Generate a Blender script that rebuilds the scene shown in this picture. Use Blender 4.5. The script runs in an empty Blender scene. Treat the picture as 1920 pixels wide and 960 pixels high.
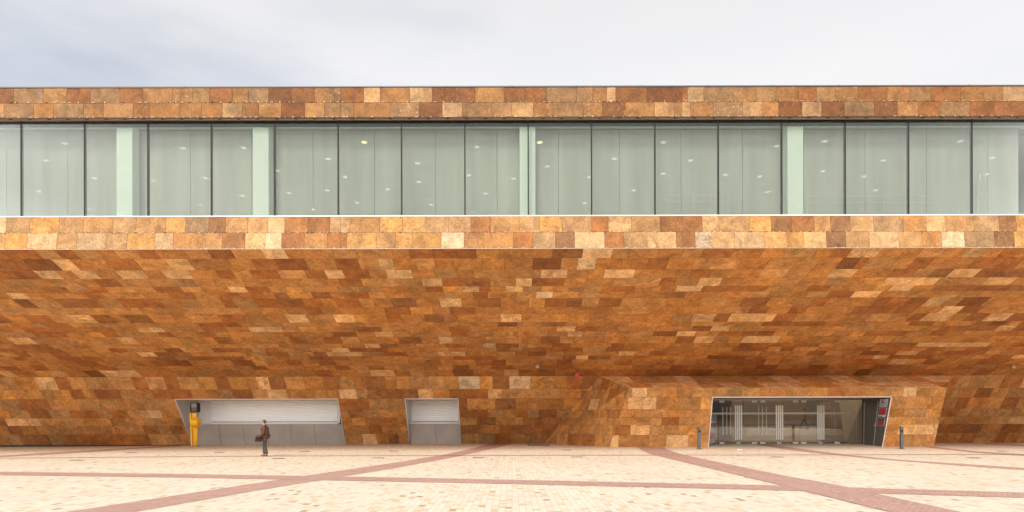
import bpy, bmesh, math, random
from mathutils import Vector, Matrix
R = math.radians
S = bpy.context.scene
COL = S.collection

# ------------------------------------------------------------------ camera, world, sun, exposure
CH = 1.8; F = 1280.0; HY = 785.0          # camera height, focal length and horizon row of the 1920 px photograph
ROLL = 0.0020
cd = bpy.data.cameras.new('camera'); cam = bpy.data.objects.new('camera', cd); COL.objects.link(cam)
cam.location = (0, 0, CH)
cam.rotation_euler = (R(90), 0, 0)
cam.matrix_world = Matrix.Translation((0, 0, CH)) @ Matrix.Rotation(R(90), 4, 'X') @ Matrix.Rotation(-ROLL, 4, 'Z')
cd.sensor_width = 36; cd.lens = 36 * F / 1920; cd.shift_y = (HY - 480) / 1920; cd.clip_end = 3000; cd.clip_start = .1
S.camera = cam

SUN_EL, SUN_AZ = 40, 204                   # degrees; azimuth from +Y clockwise: behind the camera, a little to its left
w = bpy.data.worlds.new('World'); S.world = w; w.use_nodes = True
nt = w.node_tree; nt.nodes.clear(); N = nt.nodes.new; L = nt.links.new
out = N('ShaderNodeOutputWorld'); bg = N('ShaderNodeBackground'); bg.inputs['Strength'].default_value = 0.0505
sky = N('ShaderNodeTexSky'); sky.sky_type = 'NISHITA'; sky.sun_disc = False
sky.sun_elevation = R(SUN_EL); sky.sun_rotation = R(SUN_AZ); sky.air_density = 1.0; sky.dust_density = 2.0
tc = N('ShaderNodeTexCoord'); sp = N('ShaderNodeSeparateXYZ'); L(tc.outputs['Generated'], sp.inputs[0])
mp = N('ShaderNodeMapping'); mp.inputs['Scale'].default_value = (1.6, 1.6, 5.5); L(tc.outputs['Generated'], mp.inputs[0])
mp.inputs['Rotation'].default_value = (0, R(14), 0)
no = N('ShaderNodeTexNoise'); no.inputs['Scale'].default_value = 1.5; no.inputs['Detail'].default_value = 7; no.inputs['Roughness'].default_value = .45
L(mp.outputs[0], no.inputs['Vector'])
ma = N('ShaderNodeMath'); ma.operation = 'MULTIPLY_ADD'; L(sp.outputs['X'], ma.inputs[0]); ma.inputs[1].default_value = .55
L(no.outputs['Fac'], ma.inputs[2])
mr = N('ShaderNodeMapRange'); L(ma.outputs[0], mr.inputs['Value']); mr.inputs['From Min'].default_value = -.10; mr.inputs['From Max'].default_value = .52
mr.inputs['To Min'].default_value = .30; mr.inputs['To Max'].default_value = 1.0; mr.interpolation_type = 'SMOOTHSTEP'
no2 = N('ShaderNodeTexNoise'); no2.inputs['Scale'].default_value = 2.6; no2.inputs['Detail'].default_value = 5; L(mp.outputs[0], no2.inputs['Vector'])
cr = N('ShaderNodeValToRGB'); L(no2.outputs['Fac'], cr.inputs[0])
cr.color_ramp.elements[0].position = .3; cr.color_ramp.elements[0].color = (6.15, 6.2, 6.4, 1)
cr.color_ramp.elements[1].position = .7; cr.color_ramp.elements[1].color = (6.5, 6.45, 6.5, 1)
mx = N('ShaderNodeMix'); mx.data_type = 'RGBA'; L(mr.outputs[0], mx.inputs['Factor']); dim = N('ShaderNodeVectorMath'); dim.operation = 'SCALE'; dim.inputs['Scale'].default_value = 1.06; L(sky.outputs[0], dim.inputs[0]); L(dim.outputs[0], mx.inputs[6]); L(cr.outputs[0], mx.inputs[7])
# bright haze low over the horizon, out of view, added to light the overhang
hz = N('ShaderNodeMapRange'); L(sp.outputs['Z'], hz.inputs['Value']); hz.inputs['From Min'].default_value = .13; hz.inputs['From Max'].default_value = .28
hz.inputs['To Min'].default_value = 3.1; hz.inputs['To Max'].default_value = 1.0; hz.interpolation_type = 'SMOOTHSTEP'
hm = N('ShaderNodeVectorMath'); hm.operation = 'SCALE'; L(mx.outputs[2], hm.inputs[0]); L(hz.outputs[0], hm.inputs['Scale'])
up = N('ShaderNodeMapRange'); L(sp.outputs['Z'], up.inputs['Value']); up.inputs['From Min'].default_value = .42; up.inputs['From Max'].default_value = .62
up.inputs['To Min'].default_value = 1.05; up.inputs['To Max'].default_value = .90
hm2 = N('ShaderNodeVectorMath'); hm2.operation = 'SCALE'; L(hm.outputs[0], hm2.inputs[0]); L(up.outputs[0], hm2.inputs['Scale']); L(hm2.outputs[0], bg.inputs[0]); L(bg.outputs[0], out.inputs[0])

sd = bpy.data.lights.new('sun', 'SUN'); sd.energy = 1.5; sd.angle = R(29); sd.color = (1, .93, .82)
sun = bpy.data.objects.new('sun', sd); COL.objects.link(sun)
az = R(SUN_AZ); el = R(SUN_EL)
sdir = Vector((math.sin(az) * math.cos(el), math.cos(az) * math.cos(el), math.sin(el)))
sun.rotation_euler = sdir.to_track_quat('Z', 'Y').to_euler()
S.view_settings.view_transform = 'Standard'; S.view_settings.look = 'None'
S.view_settings.exposure = 1.45; S.view_settings.gamma = 1; S.view_settings.use_curve_mapping = False
S.render.engine = 'CYCLES'
S.cycles.max_bounces = 10; S.cycles.diffuse_bounces = 5; S.cycles.transparent_max_bounces = 16
S.render.resolution_x = 1024; S.render.resolution_y = 512

# ------------------------------------------------------------------ helpers
def unroll(x, y): return x, y + (x - 960) * ROLL
def P(x, y, D):                            # point seen at (x, y) at distance D
    x, y = unroll(x, y)
    return Vector(((x - 960) * D / F, D, CH + (HY - y) * D / F))
def G(x, y):                               # point of the ground
    x, y = unroll(x, y); D = CH * F / (y - HY)
    return Vector(((x - 960) * D / F, D, 0))
def on_plane(x, y, O, n):
    x, y = unroll(x, y)
    d = Vector(((x - 960) / F, 1, (HY - y) / F)); C0 = Vector((0, 0, CH))
    t = (O - C0).dot(n) / d.dot(n)
    return C0 + d * t
def gz(X):                                 # the plaza falls slightly to the left
    t = min(1, max(0, (-8 - X) / 30.0)); t = t * t * (3 - 2 * t)
    return -.15 * t

def link(o, parent=None):
    COL.objects.link(o)
    if parent is not None: o.parent = parent
    return o
def mesh_obj(name, bm, mat, parent=None, smooth=False):
    me = bpy.data.meshes.new(name); bm.normal_update(); bm.to_mesh(me); bm.free()
    for m in (mat if isinstance(mat, (list, tuple)) else [mat]): me.materials.append(m)
    if smooth:
        for p in me.polygons: p.use_smooth = True
    o = bpy.data.objects.new(name, me)
    if parent is not None: 
        link(o, parent); o.matrix_parent_inverse = Matrix.Identity(4)
        o.location = -parent.location if parent.get('abs') else (0, 0, 0)
    else: link(o)
    return o
def thing(name, label, cat, loc=(0, 0, 0), group=None, absolute=True, rz=0):
    o = bpy.data.objects.new(name, None); COL.objects.link(o); o.location = loc; o.empty_display_size = .2
    o['label'] = label; o['category'] = cat; o.rotation_euler.z = rz
    if group: o['group'] = group
    if absolute: o['abs'] = 1               # its parts are modelled in scene coordinates
    return o
def tag(o, label, cat, group=None):
    o['label'] = label; o['category'] = cat
    if group: o['group'] = group
    return o
def box(bm, x0, x1, y0, y1, z0, z1, bev=0):
    r = bmesh.ops.create_cube(bm, size=1)
    bmesh.ops.transform(bm, matrix=Matrix.Translation(((x0 + x1) / 2, (y0 + y1) / 2, (z0 + z1) / 2)) @ Matrix.Diagonal((abs(x1 - x0), abs(y1 - y0), abs(z1 - z0), 1)), verts=r['verts'])
    if bev:
        es = list({e for v in r['verts'] for e in v.link_edges})
        bmesh.ops.bevel(bm, geom=es, offset=bev, segments=2, affect='EDGES', profile=.5)
def quad(bm, *pts):
    return bm.faces.new([bm.verts.new(p) for p in pts])
def slab(bm, pts, off):                    # a polygon given thickness by the vector off
    a = [bm.verts.new(p) for p in pts]; b = [bm.verts.new(Vector(p) + Vector(off)) for p in pts]
    bm.faces.new(a); bm.faces.new(b[::-1]); n = len(a)
    for i in range(n): bm.faces.new((a[i], b[i], b[(i + 1) % n], a[(i + 1) % n]))
    bmesh.ops.recalc_face_normals(bm, faces=bm.faces[:])
def cyl(bm, p, q, r, r2=None, seg=16):
    p = Vector(p); q = Vector(q); d = q - p; r2 = r if r2 is None else r2
    m = Matrix.Translation((p + q) / 2) @ d.to_track_quat('Z', 'Y').to_matrix().to_4x4()
    bmesh.ops.create_cone(bm, cap_ends=True, segments=seg, radius1=r, radius2=r2, depth=d.length, matrix=m)

# ------------------------------------------------------------------ materials
def mat(name, col=(.5, .5, .5), rough=.6, metal=0, bump=0, bscale=40, vary=0, vscale=3, spec=.5, emis=None):
    m = bpy.data.materials.new(name); m.use_nodes = True; t = m.node_tree; b = t.nodes['Principled BSDF']
    b.inputs['Base Color'].default_value = (*col, 1); b.inputs['Roughness'].default_value = rough
    b.inputs['Metallic'].default_value = metal; b.inputs['Specular IOR Level'].default_value = spec
    tc = t.nodes.new('ShaderNodeTexCoord')
    if vary:
        n = t.nodes.new('ShaderNodeTexNoise'); n.inputs['Scale'].default_value = vscale; n.inputs['Detail'].default_value = 5
        t.links.new(tc.outputs['Object'], n.inputs['Vector'])
        r = t.nodes.new('ShaderNodeValToRGB'); t.links.new(n.outputs['Fac'], r.inputs[0])
        r.color_ramp.elements[0].position = .3; r.color_ramp.elements[1].position = .7
        r.color_ramp.elements[0].color = (*[c * (1 - vary) for c in col], 1); r.color_ramp.elements[1].color = (*[min(1, c * (1 + vary)) for c in col], 1)
        t.links.new(r.outputs[0], b.inputs['Base Color'])
    if bump:
        n = t.nodes.new('ShaderNodeTexNoise'); n.inputs['Scale'].default_value = bscale; n.inputs['Detail'].default_value = 4
        t.links.new(tc.outputs['Object'], n.inputs['Vector'])
        bp = t.nodes.new('ShaderNodeBump'); bp.inputs['Strength'].default_value = bump; bp.inputs['Distance'].default_value = .02
        t.links.new(n.outputs['Fac'], bp.inputs['Height']); t.links.new(bp.outputs[0], b.inputs['Normal'])
    if emis:
        b.inputs['Emission Color'].default_value = (*emis[0], 1); b.inputs['Emission Strength'].default_value = emis[1]
    return m

def stone_mat():
    m = bpy.data.materials.new('quarry_stone'); m.use_nodes = True; t = m.node_tree; b = t.nodes['Principled BSDF']
    N = t.nodes.new; L = t.links.new
    at = N('ShaderNodeAttribute'); at.attribute_name = 'tile_color'
    sd = N('ShaderNodeAttribute'); sd.attribute_name = 'tile_seed'
    tc = N('ShaderNodeTexCoord')
    off = N('ShaderNodeVectorMath'); off.operation = 'MULTIPLY_ADD'; L(sd.outputs['Color'], off.inputs[0]); off.inputs[1].default_value = (60, 60, 60); L(tc.outputs['Object'], off.inputs[2])
    def noise(sc, det=5, rough=.6, dist=0, vec=off):
        n = N('ShaderNodeTexNoise'); n.inputs['Scale'].default_value = sc; n.inputs['Detail'].default_value = det
        n.inputs['Roughness'].default_value = rough; n.inputs['Distortion'].default_value = dist; L(vec.outputs[0], n.inputs['Vector']); return n
    def ramp(src, a, c0, c, c1):
        r = N('ShaderNodeValToRGB'); L(src, r.inputs[0]); e = r.color_ramp.elements
        e[0].position = a; e[0].color = (c0, c0, c0, 1); e[1].position = c; e[1].color = (c1, c1, c1, 1); return r
    def mixc(f, a, bcol, mode='MIX'):
        x = N('ShaderNodeMix'); x.data_type = 'RGBA'; x.blend_type = mode; 
        if hasattr(f, 'links'): L(f, x.inputs['Factor'])
        else: x.inputs['Factor'].default_value = f
        L(a, x.inputs[6])
        if isinstance(bcol, tuple): x.inputs[7].default_value = (*bcol, 1)
        else: L(bcol, x.inputs[7])
        return x
    ss = N('ShaderNodeSeparateColor'); L(sd.outputs['Color'], ss.inputs[0])
    n1 = noise(1.6, 6, .62, .6); m1 = ramp(n1.outputs['Fac'], .28, .60, .72, 1.42)
    c = mixc(1.0, at.outputs['Color'], m1.outputs[0], 'MULTIPLY')
    # rusty clouds, stronger on some tiles
    n2 = noise(4.2, 6, .65, 1.2); m2 = ramp(n2.outputs['Fac'], .52, 0, .68, 1)
    k2 = N('ShaderNodeMath'); k2.operation = 'MULTIPLY'; L(m2.outputs[0], k2.inputs[0]); L(ss.outputs['Green'], k2.inputs[1])
    c = mixc(k2.outputs[0], c.outputs[2], (.24, .085, .03))
    # pale mineral bloom
    n3 = noise(6.5, 7, .7, 1.6); m3 = ramp(n3.outputs['Fac'], .55, 0, .7, .75)
    k3 = N('ShaderNodeMath'); k3.operation = 'MULTIPLY'; L(m3.outputs[0], k3.inputs[0]); L(ss.outputs['Blue'], k3.inputs[1])
    c = mixc(k3.outputs[0], c.outputs[2], (.66, .45, .26))
    # bluish-grey streaks on a few
    n4 = noise(1.4, 5, .6, 2.5); m4 = ramp(n4.outputs['Fac'], .6, 0, .7, .6)
    p4 = ramp(ss.outputs['Red'], .70, 0, .85, 1)
    k4 = N('ShaderNodeMath'); k4.operation = 'MULTIPLY'; L(m4.outputs[0], k4.inputs[0]); L(p4.outputs[0], k4.inputs[1])
    c = mixc(k4.outputs[0], c.outputs[2], (.17, .12, .09))
    n5 = noise(11, 5, .7); m5 = ramp(n5.outputs['Fac'], .32, .72, .68, 1.28)
    c = mixc(1.0, c.outputs[2], m5.outputs[0], 'MULTIPLY')
    # thin veins and broad weathering that crosses the courses
    n6 = noise(2.6, 5, .55, 1.8); ab = N('ShaderNodeMath'); ab.operation = 'SUBTRACT'; L(n6.outputs['Fac'], ab.inputs[0]); ab.inputs[1].default_value = .5
    ab2 = N('ShaderNodeMath'); ab2.operation = 'ABSOLUTE'; L(ab.outputs[0], ab2.inputs[0]); m6 = ramp(ab2.outputs[0], 0, .45, .018, 0)
    k6 = N('ShaderNodeMath'); k6.operation = 'MULTIPLY'; L(m6.outputs[0], k6.inputs[0]); L(ss.outputs['Blue'], k6.inputs[1])
    c = mixc(k6.outputs[0], c.outputs[2], (.16, .075, .04))
    n7 = noise(.18, 4, .6, 0, tc); 
    t.links.remove(n7.inputs['Vector'].links[0]); L(tc.outputs['Object'], n7.inputs['Vector']); m7 = ramp(n7.outputs['Fac'], .3, .86, .7, 1.12)
    c = mixc(1.0, c.outputs[2], m7.outputs[0], 'MULTIPLY')
    L(c.outputs[2], b.inputs['Base Color'])
    b.inputs['Roughness'].default_value = .72; b.inputs['Specular IOR Level'].default_value = .3
    bp = N('ShaderNodeBump'); bp.inputs['Strength'].default_value = .5; bp.inputs['Distance'].default_value = .03
    nb = noise(9, 7, .65); L(nb.outputs['Fac'], bp.inputs['Height']); L(bp.outputs[0], b.inputs['Normal'])
    return m
STONE = stone_mat()
JOINT = mat('joint_mortar', (.17, .09, .045), .9)  # dark backing seen in the gaps between the tiles
METAL_W = mat('white_powder_metal', (.78, .77, .75), .45, vary=.04, vscale=2)
METAL_G = mat('brushed_steel', (.50, .49, .48), .42, .5, bump=.1, bscale=60, vary=.08, vscale=2)
PANEL = mat('warm_grey_counter_panel', (.40, .35, .31), .5, vary=.08, vscale=1.2)
REVEAL = mat('reveal_sheet_metal', (.50, .47, .44), .38, .35, vary=.08, vscale=1.5)
DARK = mat('dark_frame', (.022, .019, .017), .6, spec=.25)
COPING = mat('zinc_coping', (.12, .12, .13), .5, .4)
GREENBAND = mat('dark_green_spandrel', (.010, .022, .008), .7, spec=.1)
CREAMC = mat('white_column_paint', (.92, .93, .90), .7, vary=.02)
CEIL = mat('interior_ceiling', (.72, .72, .68), .8, vary=.04)

def glass_mat(name, tint, refl, ior=1.5):
    m = bpy.data.materials.new(name); m.use_nodes = True; t = m.node_tree; t.nodes.clear()
    N = t.nodes.new; L = t.links.new
    o = N('ShaderNodeOutputMaterial'); x = N('ShaderNodeMixShader'); tr = N('ShaderNodeBsdfTransparent'); gl = N('ShaderNodeBsdfGlossy')
    tr.inputs[0].default_value = (*tint, 1); gl.inputs['Roughness'].default_value = .015; gl.inputs['Color'].default_value = (1, 1, 1, 1)
    fr = N('ShaderNodeFresnel'); fr.inputs['IOR'].default_value = ior
    mu = N('ShaderNodeMath'); mu.operation = 'MULTIPLY'; L(fr.outputs[0], mu.inputs[0]); mu.inputs[1].default_value = refl; mu.use_clamp = True
    nz = N('ShaderNodeTexNoise'); nz.inputs['Scale'].default_value = .5; tc = N('ShaderNodeTexCoord'); L(tc.outputs['Object'], nz.inputs['Vector'])
    bp = N('ShaderNodeBump'); bp.inputs['Strength'].default_value = .02; bp.inputs['Distance'].default_value = .03; L(nz.outputs['Fac'], bp.inputs['Height']); L(bp.outputs[0], gl.inputs['Normal'])
    L(mu.outputs[0], x.inputs[0]); L(tr.outputs[0], x.inputs[1]); L(gl.outputs[0], x.inputs[2]); L(x.outputs[0], o.inputs[0])
    return m
GLASS_UP = glass_mat('green_tinted_glass', (.90, .945, .905), 1.35)
GLASS_DN = glass_mat('clear_door_glass', (.94, .93, .91), 2.0)

def blind_mat():
    m = bpy.data.materials.new('sheer_blind_fabric'); m.use_nodes = True; t = m.node_tree; t.nodes.clear()
    N = t.nodes.new; L = t.links.new
    o = N('ShaderNodeOutputMaterial'); x = N('ShaderNodeMixShader'); tr = N('ShaderNodeBsdfTransparent'); df = N('ShaderNodeBsdfDiffuse')
    tc = N('ShaderNodeTexCoord'); mp = N('ShaderNodeMapping'); mp.inputs['Scale'].default_value = (1.3, 1, .12); L(tc.outputs['Object'], mp.inputs[0])
    nz = N('ShaderNodeTexNoise'); nz.inputs['Scale'].default_value = 1.1; nz.inputs['Detail'].default_value = 3; L(mp.outputs[0], nz.inputs['Vector'])
    r = N('ShaderNodeValToRGB'); r.color_ramp.elements[0].position = .3; r.color_ramp.elements[0].color = (.67, .63, .61, 1)
    r.color_ramp.elements[1].position = .7; r.color_ramp.elements[1].color = (.82, .77, .76, 1); L(nz.outputs['Fac'], r.inputs[0]); L(r.outputs[0], df.inputs[0])
    x.inputs[0].default_value = .82
    L(tr.outputs[0], x.inputs[1]); L(df.outputs[0], x.inputs[2]); L(x.outputs[0], o.inputs[0]); return m
BLIND = blind_mat()

# ------------------------------------------------------------------ ground: plaza paving, red bands
def paving_mat(name, cols, w_, l_, joint, rot=0, patch=.08):
    m = bpy.data.materials.new(name); m.use_nodes = True; t = m.node_tree; b = t.nodes['Principled BSDF']
    N = t.nodes.new; L = t.links.new
    def M(op, a, bb=None):
        n = N('ShaderNodeMath'); n.operation = op
        for i, v in enumerate((a, bb)):
            if v is None: continue
            if hasattr(v, 'links'): L(v, n.inputs[i])
            else: n.inputs[i].default_value = v
        return n.outputs[0]
    tc = N('ShaderNodeTexCoord'); mp = N('ShaderNodeMapping'); L(tc.outputs['Object'], mp.inputs[0]); mp.inputs['Rotation'].default_value = (0, 0, rot)
    s = N('ShaderNodeSeparateXYZ'); L(mp.outputs[0], s.inputs[0])
    u = M('DIVIDE', s.outputs['X'], w_); fu = M('FLOOR', u)
    v = M('ADD', M('DIVIDE', s.outputs['Y'], l_), M('MULTIPLY', M('MODULO', fu, 2.0), .5)); fv = M('FLOOR', v)
    c = N('ShaderNodeCombineXYZ'); L(fu, c.inputs[0]); L(fv, c.inputs[1])
    wn = N('ShaderNodeTexWhiteNoise'); wn.noise_dimensions = '2D'; L(c.outputs[0], wn.inputs['Vector'])
    r = N('ShaderNodeValToRGB'); r.color_ramp.interpolation = 'LINEAR'; L(wn.outputs['Value'], r.inputs[0])
    e = r.color_ramp.elements
    e[0].position = 0; e[0].color = (*cols[0], 1); e[1].position = 1; e[1].color = (*cols[-1], 1)
    k = len(cols)
    pos = [0, .45, .80, .975, .985, 1][:k]
    for i in range(1, k - 1):
        q = e.new(pos[i]); q.color = (*cols[i], 1)
    n = N('ShaderNodeTexNoise'); n.inputs['Scale'].default_value = .35; n.inputs['Detail'].default_value = 6; L(tc.outputs['Object'], n.inputs['Vector'])
    rr = N('ShaderNodeMapRange'); L(n.outputs['Fac'], rr.inputs['Value']); rr.inputs['From Min'].default_value = .3; rr.inputs['From Max'].default_value = .7
    rr.inputs['To Min'].default_value = 1 - patch; rr.inputs['To Max'].default_value = 1 + patch
    n2 = N('ShaderNodeTexNoise'); n2.inputs['Scale'].default_value = 25; n2.inputs['Detail'].default_value = 4; L(tc.outputs['Object'], n2.inputs['Vector'])
    rr2 = N('ShaderNodeMapRange'); L(n2.outputs['Fac'], rr2.inputs['Value']); rr2.inputs['To Min'].default_value = .86; rr2.inputs['To Max'].default_value = 1.14
    n3 = N('ShaderNodeTexNoise'); n3.inputs['Scale'].default_value = 1.1; n3.inputs['Detail'].default_value = 8; n3.inputs['Roughness'].default_value = .7; n3.inputs['Distortion'].default_value = 1.5; L(tc.outputs['Object'], n3.inputs['Vector'])
    rr3 = N('ShaderNodeMapRange'); L(n3.outputs['Fac'], rr3.inputs['Value']); rr3.inputs['From Min'].default_value = .56; rr3.inputs['From Max'].default_value = .74; rr3.inputs['To Min'].default_value = 1; rr3.inputs['To Max'].default_value = .80
    x = N('ShaderNodeVectorMath'); x.operation = 'SCALE'; L(r.outputs[0], x.inputs[0]); L(M('MULTIPLY', M('MULTIPLY', rr.outputs[0], rr3.outputs[0]), rr2.outputs[0]), x.inputs['Scale'])
    du = M('FRACT', u); dv = M('FRACT', v); g = .005
    inu = M('MULTIPLY', M('GREATER_THAN', du, g / w_), M('LESS_THAN', du, 1 - g / w_))
    inv = M('MULTIPLY', M('GREATER_THAN', dv, g / l_), M('LESS_THAN', dv, 1 - g / l_))
    mm = M('MULTIPLY', inu, inv)
    mx = N('ShaderNodeMix'); mx.data_type = 'RGBA'; L(mm, mx.inputs['Factor']); mx.inputs[6].default_value = (*joint, 1); L(x.outputs[0], mx.inputs[7])
    L(mx.outputs[2], b.inputs['Base Color']); b.inputs['Roughness'].default_value = .8; b.inputs['Specular IOR Level'].default_value = .25
    bp = N('ShaderNodeBump'); bp.inputs['Strength'].default_value = .4; bp.inputs['Distance'].default_value = .006; L(mm, bp.inputs['Height']); L(bp.outputs[0], b.inputs['Normal'])
    return m
PAVE = paving_mat('cream_setts', [(.69, .60, .48), (.74, .66, .56), (.68, .57, .43), (.62, .47, .31), (.42, .26, .14)], .138, .27, (.52, .42, .31), R(0), .05)
PAVER = paving_mat('red_brown_setts', [(.42, .245, .20), (.49, .31, .26), (.44, .27, .22), (.52, .34, .29)], .11, .22, (.36, .22, .18), R(35), .06)

bm = bmesh.new()
xs = [-600, -200, -90] + [x for x in range(-60, 61, 2)] + [90, 200, 600]
ys = [-500, -100, -20, 0, 10, 20, 30, 40, 50, 70, 100, 200, 700]
vv = [[bm.verts.new((x, y, gz(x))) for x in xs] for y in ys]
for j in range(len(ys) - 1):
    for i in range(len(xs) - 1): bm.faces.new((vv[j][i], vv[j][i + 1], vv[j + 1][i + 1], vv[j + 1][i]))
o = mesh_obj('ground', bm, PAVE); o['kind'] = 'structure'

def interp(poly, n=60):
    out = []
    seg = [0]
    for a, b in zip(poly, poly[1:]): seg.append(seg[-1] + math.dist(a, b))
    for k in range(n + 1):
        s = seg[-1] * k / n
        for i in range(len(poly) - 1):
            if s <= seg[i + 1] + 1e-9:
                t = (s - seg[i]) / (seg[i + 1] - seg[i]); out.append((poly[i][0] + (poly[i + 1][0] - poly[i][0]) * t, poly[i][1] + (poly[i + 1][1] - poly[i][1]) * t)); break
    return out
def Gl(x, y):                              # ground point with the fall to the left taken into account
    p = G(x, y)
    for _ in range(4):
        x2, y2 = unroll(x, y); D = (CH - gz(p.x)) * F / (y2 - HY); p = Vector(((x2 - 960) * D / F, D, 0))
    return p
nband = 0
def band(up, lo, h):
    global nband
    # two edge lines, resampled on the ground
    A = [Gl(*p) for p in interp(up)]; B = [Gl(*p) for p in interp(lo)]
    bm = bmesh.new()
    a = [bm.verts.new((p.x, p.y, gz(p.x) + h)) for p in A]; b = [bm.verts.new((p.x, p.y, gz(p.x) + h)) for p in B]
    for i in range(len(a) - 1): bm.faces.new((a[i], b[i], b[i + 1], a[i + 1]))
    bmesh.ops.recalc_face_normals(bm, faces=bm.faces[:])
    for f in bm.faces:
        if f.normal.z < 0: f.normal_flip()
    o = mesh_obj('paving_band', bm, PAVER); o['kind'] = 'structure'
band([(-200, 1012), (60, 970), (125, 960), (300, 933.5), (522, 899.5), (600, 888), (655, 880), (752, 865.8), (837, 851.7), (880, 842.5), (928, 829)],
     [(-60, 1020), (253, 960), (300, 952), (487, 919), (600, 901), (651, 892.5), (724, 881), (837, 860), (879, 851.7), (920, 842), (972, 829)], .004)
band([(-150, 883.5), (0, 885), (300, 888.4), (655, 894), (900, 898.6), (1100, 903), (1465, 910.5), (1625, 915.3), (1920, 924), (2100, 929)],
     [(-150, 889.5), (0, 891), (300, 895), (600, 900.5), (900, 906.5), (1100, 911), (1400, 918), (1633, 925), (1920, 933.7), (2100, 939)], .008)
band([(1240, 837), (1243, 840), (1276, 852), (1328, 863), (1410, 880), (1480, 894), (1576, 911), (1637, 925), (1798, 960), (1930, 990)],
     [(1192, 837), (1196, 840), (1218, 851), (1337, 880), (1400, 895), (1465, 910.5), (1512, 922), (1600, 944), (1667, 960), (1790, 990)], .012)
band([(1420, 829), (1440, 832.5), (1480, 838.5), (1582, 852), (1684, 862), (1920, 877.4), (2100, 886)],
     [(1390, 829), (1409, 832.5), (1480, 844), (1538, 850.6), (1626, 859.4), (1771, 871), (1920, 882), (2100, 891)], .004)
band([(1740, 836.5), (1830, 846), (1920, 852), (2050, 858)], [(1735, 838.5), (1830, 849.3), (1920, 855), (2050, 861.5)], .004)
band([(1850, 831.2), (1920, 834.5), (2050, 840)], [(1840, 832.5), (1920, 836.8), (2050, 843)], .004)
band([(-100, 860.5), (0, 854.3), (87, 849), (262, 839), (330, 835)], [(-100, 863.7), (0, 857.3), (117, 851.2), (262, 841.3), (345, 836.5)], .004)

# ------------------------------------------------------------------ the building: stone skins
DF = 31.33                                  # edge of the overhang
DC = 45.4                                   # where the soffit meets the wall
DB = 49.0                                   # foot of the wall
def at(y, D): return CH + (HY - y) * D / F
bld = thing('theatre_building', 'long theatre clad in rust and ochre stone, glazed gallery above a deep overhang', 'building', (0, DB, 0))

PAL = {'w': (.66, .55, .42), 'p': (.68, .46, .26), 'y': (.60, .34, .12), 't': (.54, .32, .15), 'o': (.50, .26, .095),
       'g': (.43, .275, .145), 'r': (.36, .145, .045), 'b': (.28, .135, .06), 'd': (.23, .085, .028)}
_mean = [sum(v[i] for v in PAL.values()) / len(PAL) for i in range(3)]
PAL = {k: tuple(v[i] * .81 + _mean[i] * .19 for i in range(3)) for k, v in PAL.items()}
WIDTHS = [1.38, 1.08, .80, 1.08, 1.38, .92]
def clip(poly, reg):
    out = poly; n = len(reg)
    for i in range(n):
        a = reg[i]; b = reg[(i + 1) % n]; inp = out; out = []
        if not inp: break
        def side(p): return (b[0] - a[0]) * (p[1] - a[1]) - (b[1] - a[1]) * (p[0] - a[0])
        for j in range(len(inp)):
            p = inp[j]; q = inp[(j + 1) % len(inp)]; sp_, sq = side(p), side(q)
            if sp_ >= 0: out.append(p)
            if (sp_ >= 0) != (sq >= 0):
                t = sp_ / (sp_ - sq); out.append((p[0] + (q[0] - p[0]) * t, p[1] + (q[1] - p[1]) * t))
    return out
def area(p): return .5 * sum(p[i][0] * p[(i + 1) % len(p)][1] - p[(i + 1) % len(p)][0] * p[i][1] for i in range(len(p)))
def tiles_row(rng, u0, u1, anchors, weights):
    """anchors: (u_left, u_right, code) sorted; the rest of the course is filled with the quarry's usual lengths"""
    out = []; cur = u0
    def fill(a, b):
        if b - a < .12: return
        ws = []; tot = 0
        while tot < b - a - .35 or not ws:
            x = rng.choice(WIDTHS); ws.append(x); tot += x
        k = (b - a) / tot; x = a
        for q in ws:
            out.append((x, x + q * k, rng.choices(list(weights), list(weights.values()))[0])); x += q * k
    for (a, b, c) in sorted(anchors):
        if a < cur - .02: a = cur
        if b <= a: continue
        if a - cur < .25: a = cur
        fill(cur, a); out.append((a, b, c)); cur = b
    fill(cur, u1)
    return out
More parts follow.
